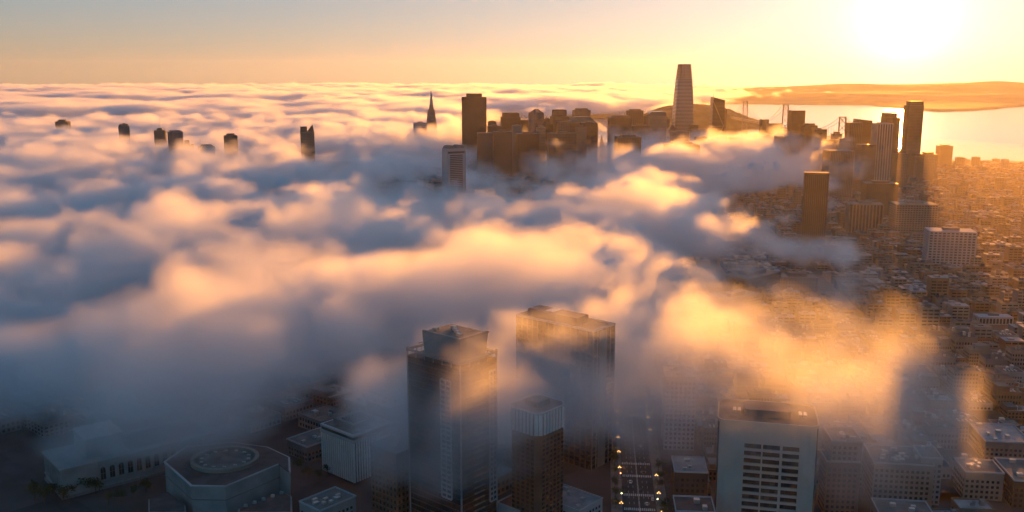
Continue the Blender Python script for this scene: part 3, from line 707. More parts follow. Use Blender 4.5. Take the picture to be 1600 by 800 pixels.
# -- long civic hall with tall windows
RO = R(40)
p = P(95, 737, 31); o = thing('civic_hall', 'long stone civic hall with a row of tall windows and raised stage house', 'building', (p.x, p.y, 10), RO); h = 21.0
L, D = 112.0, 44.0
MB().box(0, L, 0, D, 0, h).build('wall', M['cream'], o)
MB().box(-1, L + 1, -1, D + 1, h + .01, h + 1.3).build('cornice', M['cream'], o)
MB().box(-.5, L + .5, -.5, D + .5, 5.2, 6.2).build('string_course', M['cream'], o)
MB().box(-.8, L + .8, -.8, D + .8, 0, 1.8).build('plinth', M['grey'], o)
def arch(w, hh, n=6):
    pts = [(-w / 2, 0), (w / 2, 0), (w / 2, hh - w / 2)] + [(w / 2 * math.cos(math.pi * k / n), hh - w / 2 + w / 2 * math.sin(math.pi * k / n)) for k in range(1, n)] + [(-w / 2, hh - w / 2)]
    return pts
aw = MB(); pts = arch(3.6, 9.5)
aw.poly([(x, -.06, z) for x, z in pts]); aw = aw.mesh('tall_window', M['window'])
fr = MB(); po = arch(5.0, 10.4)
for k in range(len(pts)):
    k2 = (k + 1) % len(pts); fr.poly([(po[k][0], -.55, po[k][1] - .3), (po[k2][0], -.55, po[k2][1] - .3), (pts[k2][0], -.55, pts[k2][1]), (pts[k][0], -.55, pts[k][1])])
    fr.poly([(pts[k][0], -.55, pts[k][1]), (pts[k2][0], -.55, pts[k2][1]), (pts[k2][0], -.05, pts[k2][1]), (pts[k][0], -.05, pts[k][1])])
    fr.poly([(po[k2][0], -.55, po[k2][1] - .3), (po[k][0], -.55, po[k][1] - .3), (po[k][0], 0, po[k][1] - .3), (po[k2][0], 0, po[k2][1] - .3)])
fr = fr.mesh('window_surround', M['cream'])
mn = MB(); mn.box(-.12, .12, -.2, -.08, 0, 9.3); mn.box(-1.7, -.13, -.18, -.08, 4.4, 4.7); mn.box(.13, 1.7, -.18, -.08, 4.4, 4.7); mn = mn.mesh('glazing_bar', M['grey'])
for k in range(12):
    q = link('tall_window', aw, o); q.location = (28 + k * 6.4, 0, 7.4)
    q2 = link('window_surround', fr, q); q3 = link('glazing_bar', mn, q)
cm = MB(); cm.beam((0, 0, 6.2), (0, 0, h), 1.3, n=8); cm = cm.mesh('pilaster', M['cream'])
for k in range(7):
    q = link('pilaster', cm, o); q.location = (-.4, 5 + k * 5.6, 0)
for k in range(13):
    q = link('pilaster', cm, o); q.location = (24.8 + k * 6.4, -.35, 0)
MB().box(20, 46, 8, D - 6, h + 1.3, h + 15).build('stage_house', M['cream'], o)
MB().box(19.4, 46.6, 7.4, D - 5.4, h + 15.01, h + 16).build('cornice', M['cream'], o)
rf = MB(); i = 0; rf.v += [(50, 6, h + 1.3), (L - 4, 6, h + 1.3), (L - 4, D - 6, h + 1.3), (50, D - 6, h + 1.3), (56, D / 2, h + 8), (L - 10, D / 2, h + 8)]
for f_ in ((0, 1, 5, 4), (1, 2, 5), (2, 3, 4, 5), (3, 0, 4)): rf.f.append(f_); rf.m.append(0)
rf.build('hipped_roof', M['roofdark'], o)
# -- round fronted concert hall
z = 36.0
pp = [P(x, y, z) for x, y in ((257, 723), (299, 760), (352, 761), (436, 726), (453, 739), (452, 716), (418, 700), (360, 692), (290, 700))]
c = sum(pp, Vector()) / len(pp)
o = thing('concert_hall', 'pale concert hall with faceted drum and round sunken roof', 'building', (c.x, c.y, 10)); h = 26.0
out = [(p.x - c.x, p.y - c.y) for p in pp]
def grow(k, pts=None): return [(x * k, y * k) for x, y in (pts or out)]
MB().frustum(out, out, 0, h).build('wall', M['cream'], o)
MB().frustum(grow(1.012), grow(1.012), h - 9.5, h - 8.9).build('ledge', M['grey'], o)
MB().frustum(grow(1.015), grow(1.015), h + .01, h + .8).build('parapet', M['white'], o)
MB().frustum(grow(.98), grow(.98), h + .02, h + .85).build('roof_deck', M['roofdark'], o)
rx = 23.5; cc = P(352, 722, 36) - c
ell = [(cc.x + rx * math.cos(t), cc.y + rx * .92 * math.sin(t)) for t in np.linspace(0, 2 * math.pi, 33)[:-1]]
el2 = [(cc.x + (x - cc.x) * .88, cc.y + (y - cc.y) * .88) for x, y in ell]
rg = MB(); n = len(ell); rg.v += [(x, y, h + .86) for x, y in ell] + [(x, y, h + 3.6) for x, y in ell] + [(x, y, h + 3.6) for x, y in el2] + [(x, y, h + .9) for x, y in el2]
for k in range(n):
    k2 = (k + 1) % n
    for q in range(3): rg.f.append((q * n + k, q * n + k2, (q + 1) * n + k2, (q + 1) * n + k)); rg.m.append(0)
rg.build('roof_ring', M['pale'], o)
MB().frustum(el2, [(cc.x + (x - cc.x) * .82, cc.y + (y - cc.y) * .82) for x, y in el2], h + .92, h + 2.4).build('round_roof', M['roofgrey'], o)
for k in range(14):
    t = k / 14 * 2 * math.pi; x, y = cc.x + 16.5 * math.cos(t), cc.y + 15 * math.sin(t)
    MB().box(x - 1.1, x + 1.1, y - .8, y + .8, h + .95, h + 3).build('roof_unit', M['unit'], o)
def podium(poly, z, nm):
    q = [P(x, y, z) for x, y in poly]; f = [(v.x - c.x, v.y - c.y) for v in q]
    b = MB().frustum(f, f, 0, z - 10).build(nm, M['cream'], o)
    k = [((x - sum(a for a, _ in f) / len(f)) * .94 + sum(a for a, _ in f) / len(f), (y - sum(b2 for _, b2 in f) / len(f)) * .94 + sum(b2 for _, b2 in f) / len(f)) for x, y in f]
    MB().frustum(k, k, z - 9.99, z - 9.5).build('terrace', M['roofdark'], b)
    return b
podium([(372, 800), (372, 796), (442, 768), (456, 776), (456, 800)], 22, 'podium')
podium([(232, 800), (232, 780), (262, 768), (290, 790), (290, 800)], 24, 'podium')
for k in range(5):
    q = P(384 + 14 * k, 791 - 5 * k, 22.6) - c; MB().box(q.x - 1.2, q.x + 1.2, q.y - .9, q.y + .9, 12.5, 14).build('roof_unit', M['unit'], o)
# -- smaller buildings along the bottom of the view
def low(name, label, px, py, z, a, b_, rot=GR, wall='pale', roof='roofgrey', fh=3.8, units=4, seed=0, par='white'):
    o, h = corner(name, label, 'building', px, py, z, rot); r = random.Random(seed)
    MB().box(0, a, 0, b_, 0, h).build('wall', M[wall], o)
    wb = MB(); nfl = int((h - 1.5) / fh)
    for k in range(nfl):
        zz = 1.3 + k * fh
        for x in np.arange(2, a - 1, 3.4): wb.box(x - .9, x + .9, -.1, .2, zz, zz + fh * .5)
        for y in np.arange(2, b_ - 1, 3.4): wb.box(-.1, .2, y - .9, y + .9, zz, zz + fh * .5)
    wb.build('window_pane', M['window'], o, 'stuff')
    for x0, x1, y0, y1 in ((-.25, a + .25, -.25, .35), (-.25, a + .25, b_ - .35, b_ + .25), (-.25, .35, .35, b_ - .35), (a - .35, a + .25, .35, b_ - .35)):
        MB().box(x0, x1, y0, y1, h + .01, h + 1.1).build('parapet', M[par], o)
    MB().box(.35, a - .35, .35, b_ - .35, h + .01, h + .2).build('roof_deck', M[roof], o)
    for k in range(units):
        x, y = r.uniform(3, a - 6), r.uniform(3, b_ - 6); MB().box(x, x + r.uniform(1.6, 4), y, y + r.uniform(1.6, 4), h + .2, h + r.uniform(1.2, 3)).build('roof_unit', M['unit'], o)
    return o
low('low_building', 'low pale roof at the bottom edge beside the concert hall', 500, 800, 26, 30, 22, units=7, wall='cream', seed=1)
low('low_building', 'pale roofed low building at the bottom edge left of the avenue', 905, 800, 24, 26, 34, wall='white', roof='roofpale', units=5, seed=2)
low('low_building', 'red roofed low building behind the glass tower base', 812, 800, 26, 26, 20, roof='rust', wall='white', units=1, seed=3)
low('low_building', 'dark block with pale puddled roof right of the avenue', 1054, 738, 44, 22, 26, R(-5), 'dark', 'roofpale', units=3, seed=4)
low('low_building', 'low dark block with pale parapet at the avenue bottom', 1056, 800, 40, 24, 22, R(-5), 'dark', 'roofdark', units=2, seed=5)
low('low_building', 'blue grey roofed block with white rim at the bottom edge', 1378, 812, 30, 34, 30, R(-8), 'grey', 'roofgrey', units=3, seed=6)
low('low_building', 'pale apartment block with bright skylights on its flat roof', 1366, 724, 40, 40, 34, R(-8), 'pale', 'roofgrey', units=14, seed=7)
low('low_building', 'plain pale box behind the skylight roof', 1440, 716, 44, 14, 22, R(-8), 'cream', 'roofgrey', units=2, seed=8)
low('low_building', 'low white block with vents at the right of the skylight roof', 1508, 738, 30, 26, 24, R(-8), 'pale', 'roofgrey', units=6, seed=9)
low('low_building', 'dark block with rows of bright vents at the right edge', 1585, 752, 30, 30, 40, R(-8), 'dark', 'roofgrey', units=12, seed=10)
low('low_building', 'long shed roofed building near the right edge', 1540, 690, 26, 34, 40, R(-8), 'grey', 'roofpale', units=5, seed=11)
low('low_building', 'tall narrow pale block behind the slot window tower', 1300, 690, 62, 20, 26, R(-5), 'pale', 'roofgrey', units=4, seed=12)
low('low_building', 'brown block between slot window tower and skylight roof', 1292, 722, 48, 22, 20, R(-5), 'brick', 'roofdark', units=3, seed=13)
low('low_building', 'white fronted annex seen over the avenue in the wisps', 1040, 590, 70, 24, 30, R(-5), 'white', 'roofpale', units=4, seed=14)
low('low_building', 'grey hall roof behind the finned office block', 610, 640, 34, 60, 30, GR, 'grey', 'roofgrey', units=8, seed=15)
low('low_building', 'low civic annex between concert hall and finned office', 480, 700, 22, 44, 26, GR, 'grey', 'roofgrey', units=5, seed=16)

# ------------------------------------------------------------------ low city blocks
rnd = random.Random(11)
taken = []
for o in S.objects:
    if o.parent is None and o.type == 'EMPTY': taken.append((o.location.x, o.location.y))
WALLS = ['pale', 'grey', 'tan', 'brick', 'grey', 'cream']; ROOFS = ['roofgrey', 'roofpale', 'roofdark']
def lot_mesh(w, d, h, wall, roof, seed, detail=True):
    """one low building, origin at its base centre: body, windows, parapet, roof and plant as separate meshes"""
    r = random.Random(seed); a, b = w / 2, d / 2; parts = []
    parts.append(('wall', MB().box(-a, a, -b, b, -6, h).mesh('wall', M[wall])))
    wb = MB(); n = max(1, int(h / 3.7))
    for k in range(n):
        z = 1.2 + k * 3.7
        for x in np.arange(-a + 1.8, a - 1, 3.2): wb.box(x - .85, x + .85, -b - .08, -b + .1, z, z + 1.9)
        for y in np.arange(-b + 1.8, b - 1, 3.2): wb.box(-a - .08, -a + .1, y - .85, y + .85, z, z + 1.9)
    parts.append(('window_pane', wb.mesh('window_pane', M['window'])))
    pb = MB()
    for x0, x1, y0, y1 in ((-a - .2, a + .2, -b - .2, -b + .3), (-a - .2, a + .2, b - .3, b + .2), (-a - .2, -a + .3, -b + .3, b - .3), (a - .3, a + .2, -b + .3, b - .3)): pb.box(x0, x1, y0, y1, h + .01, h + 1)
    parts.append(('parapet', pb.mesh('parapet', M[wall])))
    parts.append(('roof_deck', MB().box(-a + .3, a - .3, -b + .3, b - .3, h + .01, h + .15).mesh('roof_deck', M[roof])))
    if seed % 3 == 0:                                   # a set back upper storey
        x0, x1 = (-a + 1, -a + w * r.uniform(.4, .6)) if seed % 2 else (-a * .3, a - 1)
        up_ = MB().box(x0, x1, -b * .6, b - 1.2, h + .16, h + 3.6)
        parts.append(('upper_storey', up_.mesh('upper_storey', M[wall])))
        parts.append(('roof_deck', MB().box(x0 - .25, x1 + .25, -b * .6 - .25, b - 1, h + 3.61, h + 4).mesh('roof_deck', M[ROOFS[seed % 3]])))
    if seed % 4 == 1:                                   # a row of skylights
        for k in range(4): parts.append(('skylight', MB().box(-a * .5 + k * a * .3, -a * .5 + k * a * .3 + 1.6, -b * .5, b * .2, h + .16, h + .7).mesh('skylight', M['unit'])))
    for k in range(r.randint(2, 5)):
        x, y = r.uniform(-a * .6, a * .5), r.uniform(-b * .6, b * .5); s = r.uniform(1.5, 4)
        parts.append(('roof_unit', MB().box(x, x + s, y, y + s * r.uniform(.6, 1.5), h + .15, h + r.uniform(1.5, 4)).mesh('roof_unit', M['unit' if r.random() < .5 else 'grey'])))
    return parts
VAR = []
for k in range(26):
    w, d = rnd.uniform(20, 34), rnd.uniform(16, 30); h = rnd.choice((7, 8, 9, 10, 11, 12, 14, 18, 24))
    VAR.append((w, d, h, WALLS[k % 6], lot_mesh(w, d, h, WALLS[k % 6], ROOFS[(k // 2) % 3], k)))
lots = []
def free(x, y, r=32):
    return all((x - tx) ** 2 + (y - ty) ** 2 > r * r for tx, ty in taken)
sv = [-250, 44, 200, 356, 512, 668, 824, 980, 1136, 1300, 1470, 1640, 1810, 1980, 2300, 2650]
tv = [RW + 8, 150, 290, 430, 570, 710, 850, 990, 1130, 1270, 1500]
for i in range(len(sv) - 1):
    for j in range(len(tv) - 1):
        s0, s1, t0, t1 = sv[i] + 10, sv[i + 1] - 10, tv[j] + 8, tv[j + 1] - 8
        ns = max(1, round((s1 - s0) / 19)); ntt = max(1, round((t1 - t0) / 25))
        for a in range(ns):
            for b in range(ntt):
                if rnd.random() < .07: continue
                p = av(s0 + (s1 - s0) * (a + .5) / ns, t0 + (t1 - t0) * (b + .5) / ntt)
                if p.y < 560 or p.y > shore(p.x) - 40 or abs(p.x) > .62 * p.y: continue
                if not free(p.x, p.y, 36): continue
                lots.append((p, -MA, (s1 - s0) / ns - 1.5, (t1 - t0) / ntt - 1.5, (i, j)))
nlots = []
for i in range(-9, 22):
    for j in range(-14, 14):
        for a in range(3):
            for b in range(3):
                p = C0 + E1 * (i * 118 + 24 + a * 35) + E2 * (j * 118 + 24 + b * 35)
                t = (p - A0).dot(A2)
                if t > -42 or p.y < 600 or p.y > 2900 or abs(p.x) > .58 * p.y or rnd.random() < .1: continue
                if not free(p.x, p.y, 46) or (p.y < 900 and p.x < -20 and p.x > -420 and p.y < 760): continue
                nlots.append((p, GR, 33, 33, (i, j)))
def view_size(p): return 1 / p[0].length
lots.sort(key=lambda q: q[0].length)
ind = [q for q in lots if abs(q[0].x) < .56 * q[0].y][:230]
near_n = sorted([q for q in nlots if q[0].y < 1250], key=lambda q: q[0].length)[:70]
ORD = 'first second third fourth fifth sixth seventh eighth ninth tenth eleventh twelfth thirteenth fourteenth fifteenth sixteenth'.split()
LAB = dict(pale='low sandy building', cream='low grey cream building', tan='low tan building', brick='low reddish brick building', grey='low grey building')
LMK = [(Vector(o.location), n) for o in S.objects for k, n in (('glass_tower', 'glass tower'), ('slab_tower', 'slab tower'), ('white_crown_tower', 'white crowned tower'), ('finned_office', 'finned office'), ('concert_hall', 'concert hall'), ('civic_hall', 'civic hall'), ('brown_block', 'brown block')) if o.name == k]
def low_label(side, wl, ij, pt):
    if side == 0: return LAB[wl] + ' in the %s block out from the avenue, %s street up' % (ORD[ij[1]], ORD[ij[0]])
    lm = min(LMK, key=lambda q: (q[0] - pt).length)
    return LAB[wl] + ' in the misty blocks ' + ('beyond' if pt.y > lm[0].y + 40 else 'beside') + ' the ' + lm[1]
for side, group in ((0, ind), (1, near_n)):
    for p, rot, ws, ds, ij in group:
        w, d, h, wl, parts = rnd.choice(VAR)
        sx, sy = ds / w, ws / d
        if side == 0: sx, sy = ds / w, ws / d
        o = thing('low_rise', low_label(side, wl, ij, p), 'building', (p.x, p.y, float(gz(p.x, p.y))), rot, 'low rises in the sunlit grid' if side == 0 else 'low rises in the misty grid')
        o.scale = (sx * rnd.uniform(.86, .98), sy * rnd.uniform(.86, .98), rnd.uniform(.75, 1.4))
        for nm, me in parts: link(nm, me, o, 'stuff' if nm == 'window_pane' else None)
# the rest of the low blocks, too many and too far to tell apart
far = MB()
for p, rot, ws, ds, ij in lots[len(ind):] + [q for q in nlots if q[0].y >= 1250]:
    g = float(gz(p.x, p.y)); h = rnd.choice((6, 7, 8, 9, 10, 11, 12, 14, 17)) if rnd.random() < .96 else rnd.uniform(22, 42)
    if rot == GR and p.x < 150: h = rnd.choice((7, 9, 11, 13))
    w, d = ds * rnd.uniform(.7, .97) / 2, ws * rnd.uniform(.7, .97) / 2; c, s = math.cos(rot), math.sin(rot)
    mi = rnd.randint(0, 3); ro = rnd.randint(4, 6); q0 = len(far.v)
    for bx_ in ((-w, w, -d, d, g - 6, g + h, mi), (-w * .5, w * .1, -d * .4, d * .3, g + h, g + h + rnd.uniform(1, 4), ro)):
        i0 = len(far.v); far.box(*bx_)
        far.v[i0:] = [(p.x + x * c - y * s, p.y + x * s + y * c, z) for x, y, z in far.v[i0:]]
        far.m[-5] = ro
    for k in range(int(h / 4)):
        i0 = len(far.v)
        for q in range(3): far.box(-w * .92 + q * w * .64, -w * .92 + q * w * .64 + w * .5, -d - .1, -d + .1, g + 1.5 + k * 4, g + 3.1 + k * 4, 7)
        far.v[i0:] = [(p.x + x * c - y * s, p.y + x * s + y * c, z) for x, y, z in far.v[i0:]]
tag(far.build('city_blocks', [M[k] for k in ('pale', 'tan', 'brick', 'grey', 'roofgrey', 'roofpale', 'roofdark', 'window')]), 'dense far low city blocks fading into the haze', kind='stuff')

# ------------------------------------------------------------------ street lamps, trees, cars
def make_lamp():
    o = thing('street_lamp', 'three globe street lamp', 'street lamp')
    MB().frustum(rrect(.9, .9, .3, 2), rrect(.5, .5, .15, 2), 0, 1.2).build('base', M['steel'], o)
    MB().beam((0, 0, 1.2), (0, 0, 9.6), .3, n=6).build('pole', M['steel'], o)
    MB().beam((-.9, 0, 9), (.9, 0, 9), .16, n=6).build('arm', M['steel'], o)
    import bmesh
    me = bpy.data.meshes.new('globe'); bm = bmesh.new(); bmesh.ops.create_icosphere(bm, subdivisions=2, radius=.27); bm.to_mesh(me); bm.free(); me.materials.append(M['lamp'])
    for x, z in ((-.9, 9.5), (.9, 9.5), (0, 10.4)): link('globe', me, o).location = (x, 0, z)
    return o
lampsrc = make_lamp()
k = 0
for s in list(range(-20, 700, 30)):
    for sg in (-1, 1):
        if k and rnd.random() < .25: continue
        q = lampsrc if k == 0 else copy_tree(lampsrc); k += 1
        q.location = av(s + (0 if sg > 0 else 12), sg * (RW + 1.6), 10.2); q.rotation_euler.z = -MA
        q['label'] = 'lit three globe street lamp on the tower side of the avenue' if sg < 0 else 'lit three globe street lamp on the sunlit side of the avenue'
        q['group'] = 'street lamps lining the avenue'
def make_signal(m):
    o = thing('traffic_signal', 'traffic signal', 'traffic signal')
    MB().beam((0, 0, 0), (0, 0, 5.4), .2, n=6).build('pole', M['steel'], o)
    MB().box(-.3, .3, -.25, .25, 4.4, 5.8).build('housing', M['rubber'], o)
    import bmesh
    me = bpy.data.meshes.new('lens'); bm = bmesh.new(); bmesh.ops.create_icosphere(bm, subdivisions=2, radius=.34); bm.to_mesh(me); bm.free(); me.materials.append(M[m])
    link('lens', me, o).location = (0, -.3, 5.3)
    return o
for s, t, m, lb in ((52, -RW - .8, 'red', 'traffic signal showing red at the crossing, tower side'), (17, -RW - .8, 'green', 'traffic signal showing green near the bottom of the avenue, tower side'), (10, RW + .8, 'green', 'traffic signal showing green near the bottom of the avenue, sunlit side')):
    q = make_signal(m); q.location = av(s, t, 10.2); q.rotation_euler.z = -MA; q['label'] = lb; q['group'] = 'traffic signals on the avenue'
def crown_mesh(seed, r=4.2, n=420):
    g = np.random.default_rng(seed); mb = MB()
    cl = g.normal(0, .5, (9, 3)) * [r * .75, r * .75, r * .55]
    for k in range(n):
        c = cl[g.integers(0, 9)] + g.normal(0, .3, 3) * r * .8
        u = g.normal(0, 1, 3); u /= np.linalg.norm(u); v = np.cross(u, g.normal(0, 1, 3)); v /= np.linalg.norm(v); s = g.uniform(.35, .75)
        mb.poly([c - u * s, c + v * s * .6, c + u * s, c - v * s * .6])
    return mb.mesh('crown', M['leaf'])
crowns = [crown_mesh(k) for k in range(4)]
tk = MB(); tk.frustum(rrect(.6, .6, .2, 2), rrect(.3, .3, .1, 2), 0, 5)
for t in range(4): tk.beam((0, 0, 3.6), (1.6 * math.cos(t * 1.6), 1.6 * math.sin(t * 1.6), 6), .16, n=5)
tk = tk.mesh('trunk', M['bark'])
def tree(p, s, label, group):
    o = thing('street_tree', label, 'tree', (p.x, p.y, 10.1), rnd.uniform(0, 6), group); o.scale = (s, s, s * rnd.uniform(.9, 1.15))
    link('trunk', tk, o); link('crown', rnd.choice(crowns), o).location = (0, 0, 7.2)
for s in range(-30, 620, 17):
    for sg in (-1, 1):
        if rnd.random() < .75: tree(av(s + rnd.uniform(-3, 3), sg * (RW + 5)), rnd.uniform(.7, 1), 'dark street tree on the ' + ('tower' if sg < 0 else 'sunlit') + ' side of the avenue', 'trees lining the avenue')
for px, py in ((115, 775), (128, 770), (140, 762), (100, 785), (85, 778), (150, 772), (70, 790), (55, 782)): tree(P(px, py, 10), rnd.uniform(1.1, 1.5), 'dark tree in the clump before the civic hall', 'trees before the civic hall')
for px, py in ((482, 748), (500, 752), (512, 742), (470, 735)): tree(P(px, py, 10), rnd.uniform(.8, 1.1), 'round dark tree beside the finned office block', 'trees beside the finned office')
for px, py in ((170, 790), (190, 785), (210, 778), (228, 770)): tree(P(px, py, 10), rnd.uniform(.8, 1), 'dark tree between civic hall and concert hall', 'trees between the halls')
for i in (1, 2, 3):
    for j in range(1, 7):
        for k in range(4):
            tree(av(sv[i] + rnd.choice((-9, 9)), tv[j] + 20 + k * 28 + rnd.uniform(-5, 5)), rnd.uniform(.6, .9), 'street tree by the %s side street, %s block out from the avenue' % (ORD[i], ORD[j]), 'trees in the side streets')
def make_car(paint):
    o = thing('car', 'car', 'car')
    pr = [(-2.2, .35), (2.2, .35), (2.25, .8), (1.3, .95), (.7, 1.45), (-1.2, 1.45), (-1.9, .95), (-2.25, .85)]
    b = MB(); n = len(pr); b.v += [(-.9, y, z) for y, z in pr] + [(.9, y, z) for y, z in pr]
    for k in range(n): b.f.append((k, (k + 1) % n, n + (k + 1) % n, n + k)); b.m.append(0)
    b.f.append(tuple(reversed(range(n)))); b.m.append(0); b.f.append(tuple(range(n, 2 * n))); b.m.append(0)
    b.build('body', M[paint], o)
    g = MB()
    for sg in (-1, 1): g.poly([(sg * .92, .95, 1.0), (sg * .92, .6, 1.38), (sg * .92, -1.1, 1.38), (sg * .92, -1.6, 1.0)])
    g.poly([(-.8, 1.27, .99), (.8, 1.27, .99), (.75, .74, 1.43), (-.75, .74, 1.43)]); g.poly([(.8, -1.87, .99), (-.8, -1.87, .99), (-.75, -1.25, 1.43), (.75, -1.25, 1.43)])
    g.build('window', M['window'], o)
    wm = MB(); wm.beam((-.11, 0, 0), (.11, 0, 0), .64, n=10); wm = wm.mesh('wheel', M['rubber'])
    for x in (-.85, .85):
        for y in (-1.4, 1.4): link('wheel', wm, o).location = (x, y, .33)
    return o
spots = [(12, 5.2), (34, 1.9), (48, -5.1), (66, 5.2), (95, -1.8), (118, 5.2), (140, -5.2), (165, 1.9), (190, 5.1), (225, -5.2), (260, 1.8), (300, 5.2), (-12, -5.2), (-8, 9.6), (20, 9.6), (72, -9.6), (100, 9.7), (150, -9.7)]
srcs = {}
for k, (s, t) in enumerate(spots):
    pt_ = ('carwhite', 'cardark', 'carred')[(0, 1, 0, 1, 1, 0, 2, 1, 0)[k % 9]]
    q = copy_tree(srcs[pt_]) if pt_ in srcs else make_car(pt_); srcs.setdefault(pt_, q)
    q.location = av(s, t, 10.07); q.rotation_euler.z = -MA + (math.pi if t < 0 else 0)
    q['label'] = {'carwhite': 'white', 'cardark': 'dark', 'carred': 'red'}[pt_] + (' car parked at the kerb of the avenue' if abs(t) > 9 else ' car driving on the avenue'); q['group'] = 'cars on the avenue'

# ------------------------------------------------------------------ suspension bridge
o = thing('suspension_bridge', 'long double deck suspension bridge across the bay', 'bridge')
TW = [PY(1317, 182, 3346), PY(1228, 163, 4231), PY(1165, 158, 5150)]
dirb = (TW[2] - TW[0]); dirb.z = 0; dirb.normalize(); sideb = Vector((dirb.y, -dirb.x, 0))
zd = (84, 74, 66)
def deckz(u): return 84 + (66 - 84) * u / (TW[2] - TW[0]).length
def legp(t, sg, z): return Vector((t.x, t.y, 0)) + sideb * (sg * (13 - 2.5 * z / 160)) + Vector((0, 0, z))
for t in TW:
    ht = t.z
    base_ = MB(); base_.box(t.x - 18, t.x + 18, t.y - 12, t.y + 12, -4, 7); b0 = base_.build('pier', M['grey'], o)
    tw = MB()
    for sg in (-1, 1): tw.beam(legp(t, sg, 7), legp(t, sg, ht), 3.4, 4.5)
    tw = tw.build('tower', M['bridge'], o)
    lev = np.linspace(12, ht - 3, 7)
    for z0, z1 in zip(lev, lev[1:]):
        MB().beam(legp(t, -1, z0), legp(t, 1, z1), 1.6).build('cross_brace', M['bridge'], tw)
        MB().beam(legp(t, 1, z0), legp(t, -1, z1), 1.6).build('cross_brace', M['bridge'], tw)
    for z in (lev[0], ht - 2): MB().beam(legp(t, -1, z), legp(t, 1, z), 3.2).build('strut', M['bridge'], tw)
def along(u, z, sg=0): p = Vector((TW[0].x, TW[0].y, 0)) + dirb * u + sideb * (sg * 9.5); return Vector((p.x, p.y, z))
us = [(t - TW[0]).dot(dirb) for t in TW]; u0, u1 = -760, us[2] + 620
for z, nm in ((0, 'upper_deck'), (-8, 'lower_deck')):
    b = MB(); n = 40
    for k in range(n):
        ua, ub = u0 + (u1 - u0) * k / n, u0 + (u1 - u0) * (k + 1) / n
        qa, qb = along(ua, deckz(ua) + z), along(ub, deckz(ub) + z); b.beam(qa, qb, 20, 1.6)
    b.build(nm, M['bridge'], o)
b = MB(); n = 120
for k in range(n):
    ua, ub = u0 + (u1 - u0) * k / n, u0 + (u1 - u0) * (k + 1) / n
    for sg in (-1, 1):
        za, zb = (0, -8) if k % 2 else (-8, 0)
        b.beam(along(ua, deckz(ua) + za, sg), along(ub, deckz(ub) + zb, sg), 1.1)
b.build('truss', M['bridge'], o, 'stuff')
spans = [(us[0] - 520, us[0], deckz(us[0] - 520), TW[0].z), (us[0], us[1], TW[0].z, TW[1].z), (us[1], us[2], TW[1].z, TW[2].z), (us[2], us[2] + 540, TW[2].z, deckz(us[2] + 540))]
hang = MB()
for a_, b2, za, zb in spans:
    for sg in (-1, 1):
        cb = MB(); n = 26; pts = []
        for k in range(n + 1):
            f = k / n; u = a_ + (b2 - a_) * f; side_span = za < 120 or zb < 120
            sag = (22 if side_span else (min(za, zb) - deckz((a_ + b2) / 2) - 6)) * 4 * f * (1 - f)
            pts.append(along(u, za + (zb - za) * f - sag, sg))
            if 0 < k < n: hang.beam(along(u, deckz(u), sg), pts[-1], .45)
        for p, q in zip(pts, pts[1:]): cb.beam(p, q, 1.3, n=5)
        cb.build('main_cable', M['bridge'], o)
hang.build('suspender', M['bridge'], o, 'stuff')
for u in (u0 + 30, u0 + 150, u0 + 270, u0 + 390): MB().beam(along(u, 0), along(u, deckz(u) - 9), 14, 5).build('approach_pier', M['grey'], o)

# ------------------------------------------------------------------ haze and fog
def volmat(name, density, aniso, col=(1, 1, 1), attr='', step=1.0):
    m = bpy.data.materials.new(name); m.use_nodes = True; t = m.node_tree; t.nodes.clear()
    o = t.nodes.new('ShaderNodeOutputMaterial'); p = t.nodes.new('ShaderNodeVolumePrincipled')
    p.inputs['Color'].default_value = (*col, 1); p.inputs['Anisotropy'].default_value = aniso
    p.inputs['Density'].default_value = density; p.inputs['Density Attribute'].default_value = attr
    t.links.new(p.outputs[0], o.inputs['Volume']); m.cycles.volume_step_rate = step
    return m
hz = MB().box(-12500, 12500, -1700, 16800, -9, 520).build('haze', volmat('haze_air', 1.35e-5, .6, (1, .95, .88)))
tag(hz, 'thin warm haze filling the air', kind='stuff')
# thin ground mist over the sunlit half of the city: a low dome that thins out towards its rim
n_, k_ = 48, 10; ms = MB(); top_ = []
for a in range(k_ + 1):
    r = a / k_
    ms.v += [(800 + 1450 * r * math.cos(t), 2350 + 1450 * r * math.sin(t), 9 + 135 * (1 - r * r)) for t in np.linspace(0, 2 * math.pi, n_ + 1)[:-1]]
for a in range(k_):
    for t in range(n_): ms.f.append((a * n_ + t, (a + 1) * n_ + t, (a + 1) * n_ + (t + 1) % n_, a * n_ + (t + 1) % n_)); ms.m.append(0)
i_ = len(ms.v); ms.v += [(800 + 1450 * math.cos(t), 2350 + 1450 * math.sin(t), 7) for t in np.linspace(0, 2 * math.pi, n_ + 1)[:-1]]
for t in range(n_): ms.f.append((k_ * n_ + t, i_ + t, i_ + (t + 1) % n_, k_ * n_ + (t + 1) % n_)); ms.m.append(0)
ms.f.append(tuple(i_ + t for t in reversed(range(n_)))); ms.m.append(0)
tag(ms.build('mist', volmat('ground_mist', 1.7e-4, .5, (1, .87, .66))), 'thin golden mist lying over the sunlit city blocks', kind='stuff')
